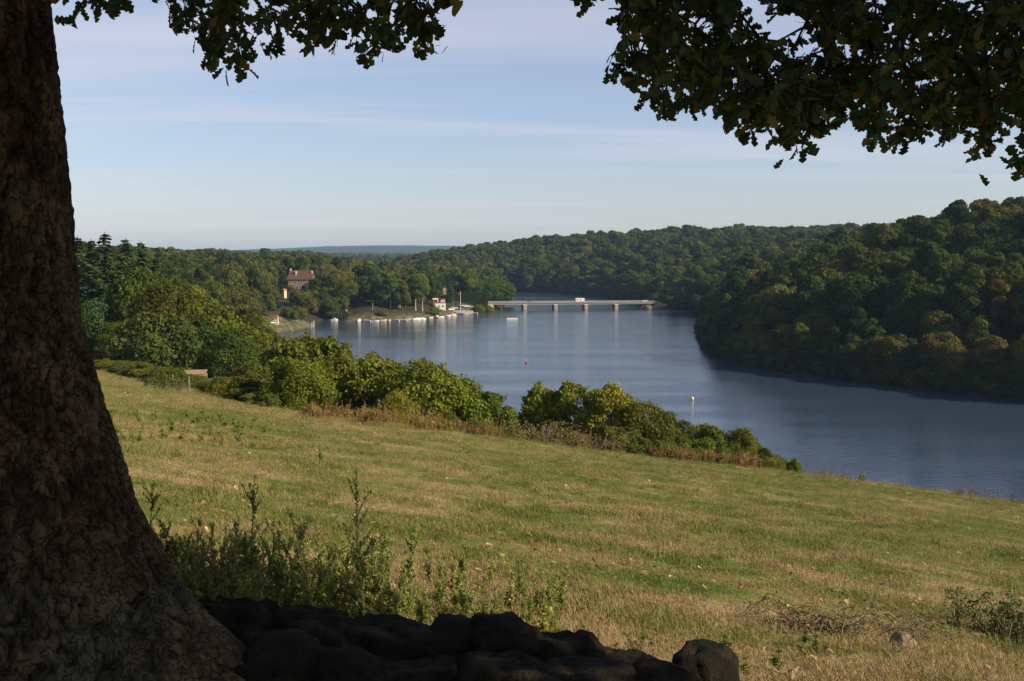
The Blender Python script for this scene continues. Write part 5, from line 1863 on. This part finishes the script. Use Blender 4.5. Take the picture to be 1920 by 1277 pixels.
def clump(seed, n_, h, spread, head):
    r_ = np.random.default_rng(seed)
    V, Fq, val, n = [], [], [], 0
    for _ in range(n_):
        b_ = np.array([r_.normal(0, spread), r_.normal(0, spread), -0.05])
        H = h * r_.uniform(0.55, 1.1)
        ln = r_.normal(0, 0.16, 2) * H
        k = np.linspace(0, 1, 5)
        pp = np.stack([b_[0] + ln[0] * k ** 1.6, b_[1] + ln[1] * k ** 1.6, b_[2] + H * k], -1)
        v_, f_ = tube(pp, np.array([0.009, 0.008, 0.007, 0.006, 0.003]), 3)
        V.append(v_)
        Fq.append(f_ + n)
        n += len(v_)
        val += [r_.uniform()] * len(f_)
        if head:
            m_ = 26
            s = r_.uniform(0.5, 1.0, m_)
            q = np.stack([np.interp(s, k, pp[:, j_]) for j_ in range(3)], -1) + r_.normal(0, 0.02, (m_, 3))
            v_, f_ = leaf_quads(q, unit(r_.normal(size=(m_, 3))), r_.uniform(0.025, 0.055, m_), r_, 1.3)
        else:
            m_ = 7
            s = r_.uniform(0.05, 0.7, m_)
            q = np.stack([np.interp(s, k, pp[:, j_]) for j_ in range(3)], -1)
            v_, f_ = leaf_quads(q + np.array([0, 0, 0.1]), unit(r_.normal(size=(m_, 3)) * np.array([1, 1, 0.25])), np.full(m_, 0.03), r_, 11)
        V.append(v_)
        Fq.append(f_ + n)
        n += len(v_)
        val += list(np.clip(r_.uniform(0, 1, len(f_)), 0, 1))
    return np_mesh("stalk_clump", np.concatenate(V), np.concatenate(Fq), [stalk_mat], val)


DOCK = [clump(300 + k, 7, 0.95, 0.22, True) for k in range(3)]
TALLG = [clump(310 + k, 40, 0.85, 0.3, False) for k in range(3)]
for k in range(34):
    s = lr_.uniform()
    px = lr_.choice([lr_.uniform(640, 700), lr_.uniform(700, 820), lr_.uniform(880, 1010)]) if s < 0.8 else lr_.uniform(1000, 1160)
    fy = np.interp(px, [420, 650, 1000, 1300, 1520], [764, 788, 826, 866, 888])
    p = on_ground(px, fy + lr_.uniform(-2, 6), 20, 120)
    if p is None:
        continue
    e = link("dock_plant", DOCK[k % 3], None, p, (0, 0, lr_.uniform(0, 6.28)), lr_.uniform(0.8, 1.35))
    tag(e, "clump of rust brown dock seed stalks before the bushes", "dock", "rust brown docks before the bushes")
for k in range(22):
    px = lr_.choice([lr_.uniform(1600, 1800), lr_.uniform(1800, 1920), lr_.uniform(1530, 1620)])
    fy = np.interp(px, [1520, 1640, 1800, 1920], [890, 908, 932, 948])
    p = on_ground(px, fy + lr_.uniform(2, 5), 20, 120)
    if p is None:
        continue
    e = link("dock_plant", DOCK[k % 3], None, p, (0, 0, lr_.uniform(0, 6.28)), lr_.uniform(0.5, 0.95))
    tag(e, "thin dry seed stalks standing against the lake on the field brow", "dock", "dry stalks on the field brow")
pts, nn = [], 0
for _ in range(65):
    px = lr_.choice([lr_.uniform(1180, 1480), lr_.uniform(560, 1180), lr_.uniform(1240, 1470)])
    fy = np.interp(px, [420, 650, 1000, 1300, 1520], [764, 788, 826, 864, 884])
    p = on_ground(px, fy + lr_.uniform(-1, 5), 20, 140)
    if p is None or p[1] < 40:
        continue
    pts.append(p + np.array([0, lr_.uniform(0, 3.5), 0]))
pts = np.array(pts)
pts[:, 2] = height(pts[:, 0], pts[:, 1])
o = scatter("tall_dry_grass", pts, np.stack([pts[:, 0] * 0, pts[:, 0] * 0, lr_.uniform(0, 6.28, len(pts))], -1), lr_.uniform(0.6, 1.25, len(pts)), lr_.integers(0, 3, len(pts)), TALLG)
tag(o, "tall yellow dry grass along the foot of the bush row", "dry grass", kind="stuff")

# ------------------------------------------------------------------ turf
t = NT("turf_blade")
fm, fc = field_color(t)
v = t.attr("v").outputs["Fac"]
c = t.mix(t.range(v, 0.68, 1.0, 0.0, 0.6), fc, (0.27, 0.2, 0.08))
c = t.mix(1.0, c, t.range(v, 0, 1, 0.75, 1.35), 'MULTIPLY')
tr = t.node("ShaderNodeBsdfTranslucent")
t.l.new(c, tr.inputs[0])
mx = t.node("ShaderNodeMixShader")
mx.inputs[0].default_value = 0.25
t.l.new(t.bsdf(c, 0.75, 0.15), mx.inputs[1])
t.l.new(tr.outputs[0], mx.inputs[2])
turf_mat = t.done(mx.outputs[0])


def tuft(seed, n_, spread, h, w):
    r_ = np.random.default_rng(seed)
    b_ = np.stack([r_.uniform(-spread, spread, n_), r_.uniform(-spread, spread, n_), np.full(n_, -0.012)], -1)
    a_ = r_.uniform(0, 6.28, n_)
    H = h * r_.uniform(0.35, 1.15, n_)
    ln = H * r_.uniform(0.2, 1.1, n_)
    dr = np.stack([np.cos(a_), np.sin(a_), a_ * 0], -1)
    sd = np.stack([-np.sin(a_), np.cos(a_), a_ * 0], -1) * (w * r_.uniform(0.6, 1.2, n_))[:, None]
    up = np.array([0, 0, 1.0])
    m_ = b_ + dr * (ln * 0.35)[:, None] + up * (H * 0.62)[:, None]
    tp = b_ + dr * ln[:, None] + up * H[:, None]
    v_ = np.stack([b_ - sd, b_ + sd, m_ + sd * 0.8, m_ - sd * 0.8, tp], 1).reshape(-1, 3)
    i_ = np.arange(n_)[:, None] * 5
    val = r_.uniform(0, 1, n_)
    return np_mesh("turf_tuft", v_, [i_ + np.array([[0, 1, 2, 3]]), i_ + np.array([[3, 2, 4]])], [turf_mat], np.r_[val, val])


TUFT = [tuft(400, 150, 0.3, 0.032, 0.0024), tuft(401, 150, 0.3, 0.045, 0.0026), tuft(402, 120, 0.2, 0.075, 0.0028), tuft(403, 160, 0.34, 0.028, 0.0024), tuft(404, 70, 0.09, 0.12, 0.003)]
N_ = 30000
d = 5.6 + (76 - 5.6) * lr_.uniform(0, 1, N_) ** 1.35
uu = lr_.uniform(-0.56, 0.56, N_)
tx, ty = uu * d, d
dfi, _ = poly_dist(FIELD, tx, ty)
m = dfi < 0.6
tx, ty, d = tx[m], ty[m], d[m]
# the far lobe of the field
d2 = lr_.uniform(60, 195, 3500)
u2 = lr_.uniform(-0.42, -0.2, 3500)
dfi, _ = poly_dist(FIELD, u2 * d2, d2)
m2 = dfi < 0
tx, ty, d = np.r_[tx, (u2 * d2)[m2]], np.r_[ty, d2[m2]], np.r_[d, d2[m2]]
dens = fbm(np.stack([tx / 1.3, ty / 1.3, tx * 0], -1), 3, 61)
sc_ = (0.75 + 0.012 * d) * (0.6 + 0.9 * dens)
wts = np.where(dens > 0.55, 1, 0)
idx = lr_.choice(5, len(tx), p=[0.28, 0.24, 0.18, 0.2, 0.10])
idx = np.where((dens < 0.45) & (idx == 4), 3, idx)
o = scatter("turf", np.stack([tx, ty, height(tx, ty)], -1), np.stack([lr_.normal(-0.1, 0.08, len(tx)), lr_.normal(0.1, 0.08, len(tx)), lr_.uniform(0, 6.28, len(tx))], -1), sc_, idx, TUFT)
tag(o, "short dry pasture grass in green and straw coloured patches", "grass", kind="stuff")

# ---- fallen leaves
t = NT("fallen_leaf")
v = t.attr("v").outputs["Fac"]
fallen = t.done(t.bsdf(t.ramp(v, [(0, (0.16, 0.075, 0.03)), (0.5, (0.28, 0.15, 0.06)), (0.85, (0.42, 0.28, 0.13)), (1, (0.5, 0.42, 0.28))]), 0.8, 0.2))
V, Fq, val, n = [], [], [], 0
for k in range(1500):
    if k < 1150:
        dd_ = 6.3 + 9 * lr_.uniform() ** 2.6
        ux = lr_.uniform(-0.3, 0.5)
    else:
        dd_ = lr_.uniform(10, 55)
        ux = lr_.uniform(-0.36, 0.48)
    p = np.array([ux * dd_, dd_, 0])
    v_, f_ = leaf_shape(lr_.uniform(0.04, 0.08) * (1 + dd_ / 60), lr_.uniform(0, 0.7), lr_.uniform(-0.4, 0.4))
    v_ = v_ @ rotm(lr_.uniform(0, 6.28), lr_.normal(0, 0.25), lr_.normal(0, 0.35)).T + p
    V.append(v_)
    Fq.append(f_ + n)
    n += len(v_)
    val += [lr_.uniform()] * len(f_)
V = np.concatenate(V)
V[:, 2] += height(V[:, 0], V[:, 1]) + 0.035
o = link("fallen_leaves", np_mesh("fallen_leaves", V, np.concatenate(Fq), [fallen], val))
tag(o, "brown and yellow oak leaves scattered over the pasture", "leaves", kind="stuff")

# ---- brambles in the foreground and the dead bramble at the bush row
t = NT("cane")
cane_mat = t.done(t.bsdf(t.ramp(t.noise(t.objco(), 6.0, 3), [(0.35, (0.09, 0.05, 0.03)), (0.65, (0.26, 0.19, 0.12))]), 0.85, 0.2))


def bramble(seed, rad, h, ncane, nleaf, size):
    r_ = np.random.default_rng(seed)
    cv, cf, n = [], [], 0
    P_ = []
    for _ in range(ncane):
        a_ = r_.uniform(0, 6.28)
        b_ = np.array([r_.normal(0, rad * 0.4), r_.normal(0, rad * 0.3), -0.03])
        L = rad * r_.uniform(0.6, 1.5)
        k = np.linspace(0, 1, 9)
        pp = np.stack([b_[0] + math.cos(a_) * L * k, b_[1] + math.sin(a_) * L * k * 0.7, h * r_.uniform(0.4, 1.1) * np.sin(k * 2.9) + b_[2]], -1)
        pp += r_.normal(0, 0.02 * rad, pp.shape)
        v_, f_ = tube(pp, 0.0065 * (rad ** 0.5) * 1.4 * (1 - 0.6 * k), 4)
        cv.append(v_)
        cf.append(f_ + n)
        n += len(v_)
        P_.append(pp)
    pp = np.concatenate(P_)
    q = pp[r_.integers(0, len(pp), nleaf)] + r_.normal(0, 0.05 * rad, (nleaf, 3))
    q[:, 2] = np.abs(q[:, 2])
    v_, f_ = leaf_quads(q, unit(r_.normal(size=(nleaf, 3)) + np.array([0, 0, 1.0])), size * r_.uniform(0.6, 1.3, nleaf), r_, 1.4)
    return np_mesh("bramble_canes", np.concatenate(cv), np.concatenate(cf), [cane_mat], smooth=True), np_mesh("bramble_leaves", v_, f_, [weed_leaf], r_.uniform(0, 1, nleaf))


for k, (px, py, rad, h, nc, nl, size, tint, lab) in enumerate([
        (1545, 1185, 0.50, 0.26, 60, 1300, 0.02, (0.8, 0.75, 0.7), "tangled bramble with dead canes in the near pasture"),
        (1690, 1190, 0.42, 0.16, 26, 600, 0.02, (0.9, 0.85, 0.7), "low creeping bramble around the small brown stone"),
        (1895, 1195, 0.55, 0.36, 46, 3600, 0.024, (0.6, 0.68, 0.6), "dense dark green bramble patch past the creeping bramble"),
        (1090, 830, 2.0, 0.8, 60, 120, 0.07, (0.9, 0.8, 0.7), "heap of pale dead bramble canes at the gap in the bushes"),
        (1000, 812, 1.8, 1.1, 40, 900, 0.09, (1.1, 0.8, 0.6), "brownish bramble bush beside the heap of dead canes"),
        (318, 733, 1.6, 0.9, 30, 700, 0.12, (0.7, 0.6, 0.5), "small dark bramble mound alone on the far pasture")]):
    p = on_ground(px, py, 4, 200)
    if p is None:
        p = seat(px, 62)
    cm_, lm_ = bramble(500 + k, rad, h, nc, nl, size)
    e = tag(empty("bramble", p), lab, "bramble")
    link("canes", cm_, e)
    o = link("leaves", lm_, e)
    o.color = (*tint, 1)

# ------------------------------------------------------------------ haze in the valley air
t = NT("haze_air")
pv = t.node("ShaderNodeVolumePrincipled")
pv.inputs["Color"].default_value = (0.45, 0.68, 1.0, 1)
pv.inputs["Density"].default_value = 0.00006
pv.inputs["Anisotropy"].default_value = 0.1
t.l.new(pv.outputs[0], t.out.inputs["Volume"])
hz = MB().box(-12100, 12100, -12100, 12100, -6, 135).obj("haze", t.m)
tag(hz, "thin blue haze in the valley air", "haze", kind="stuff")
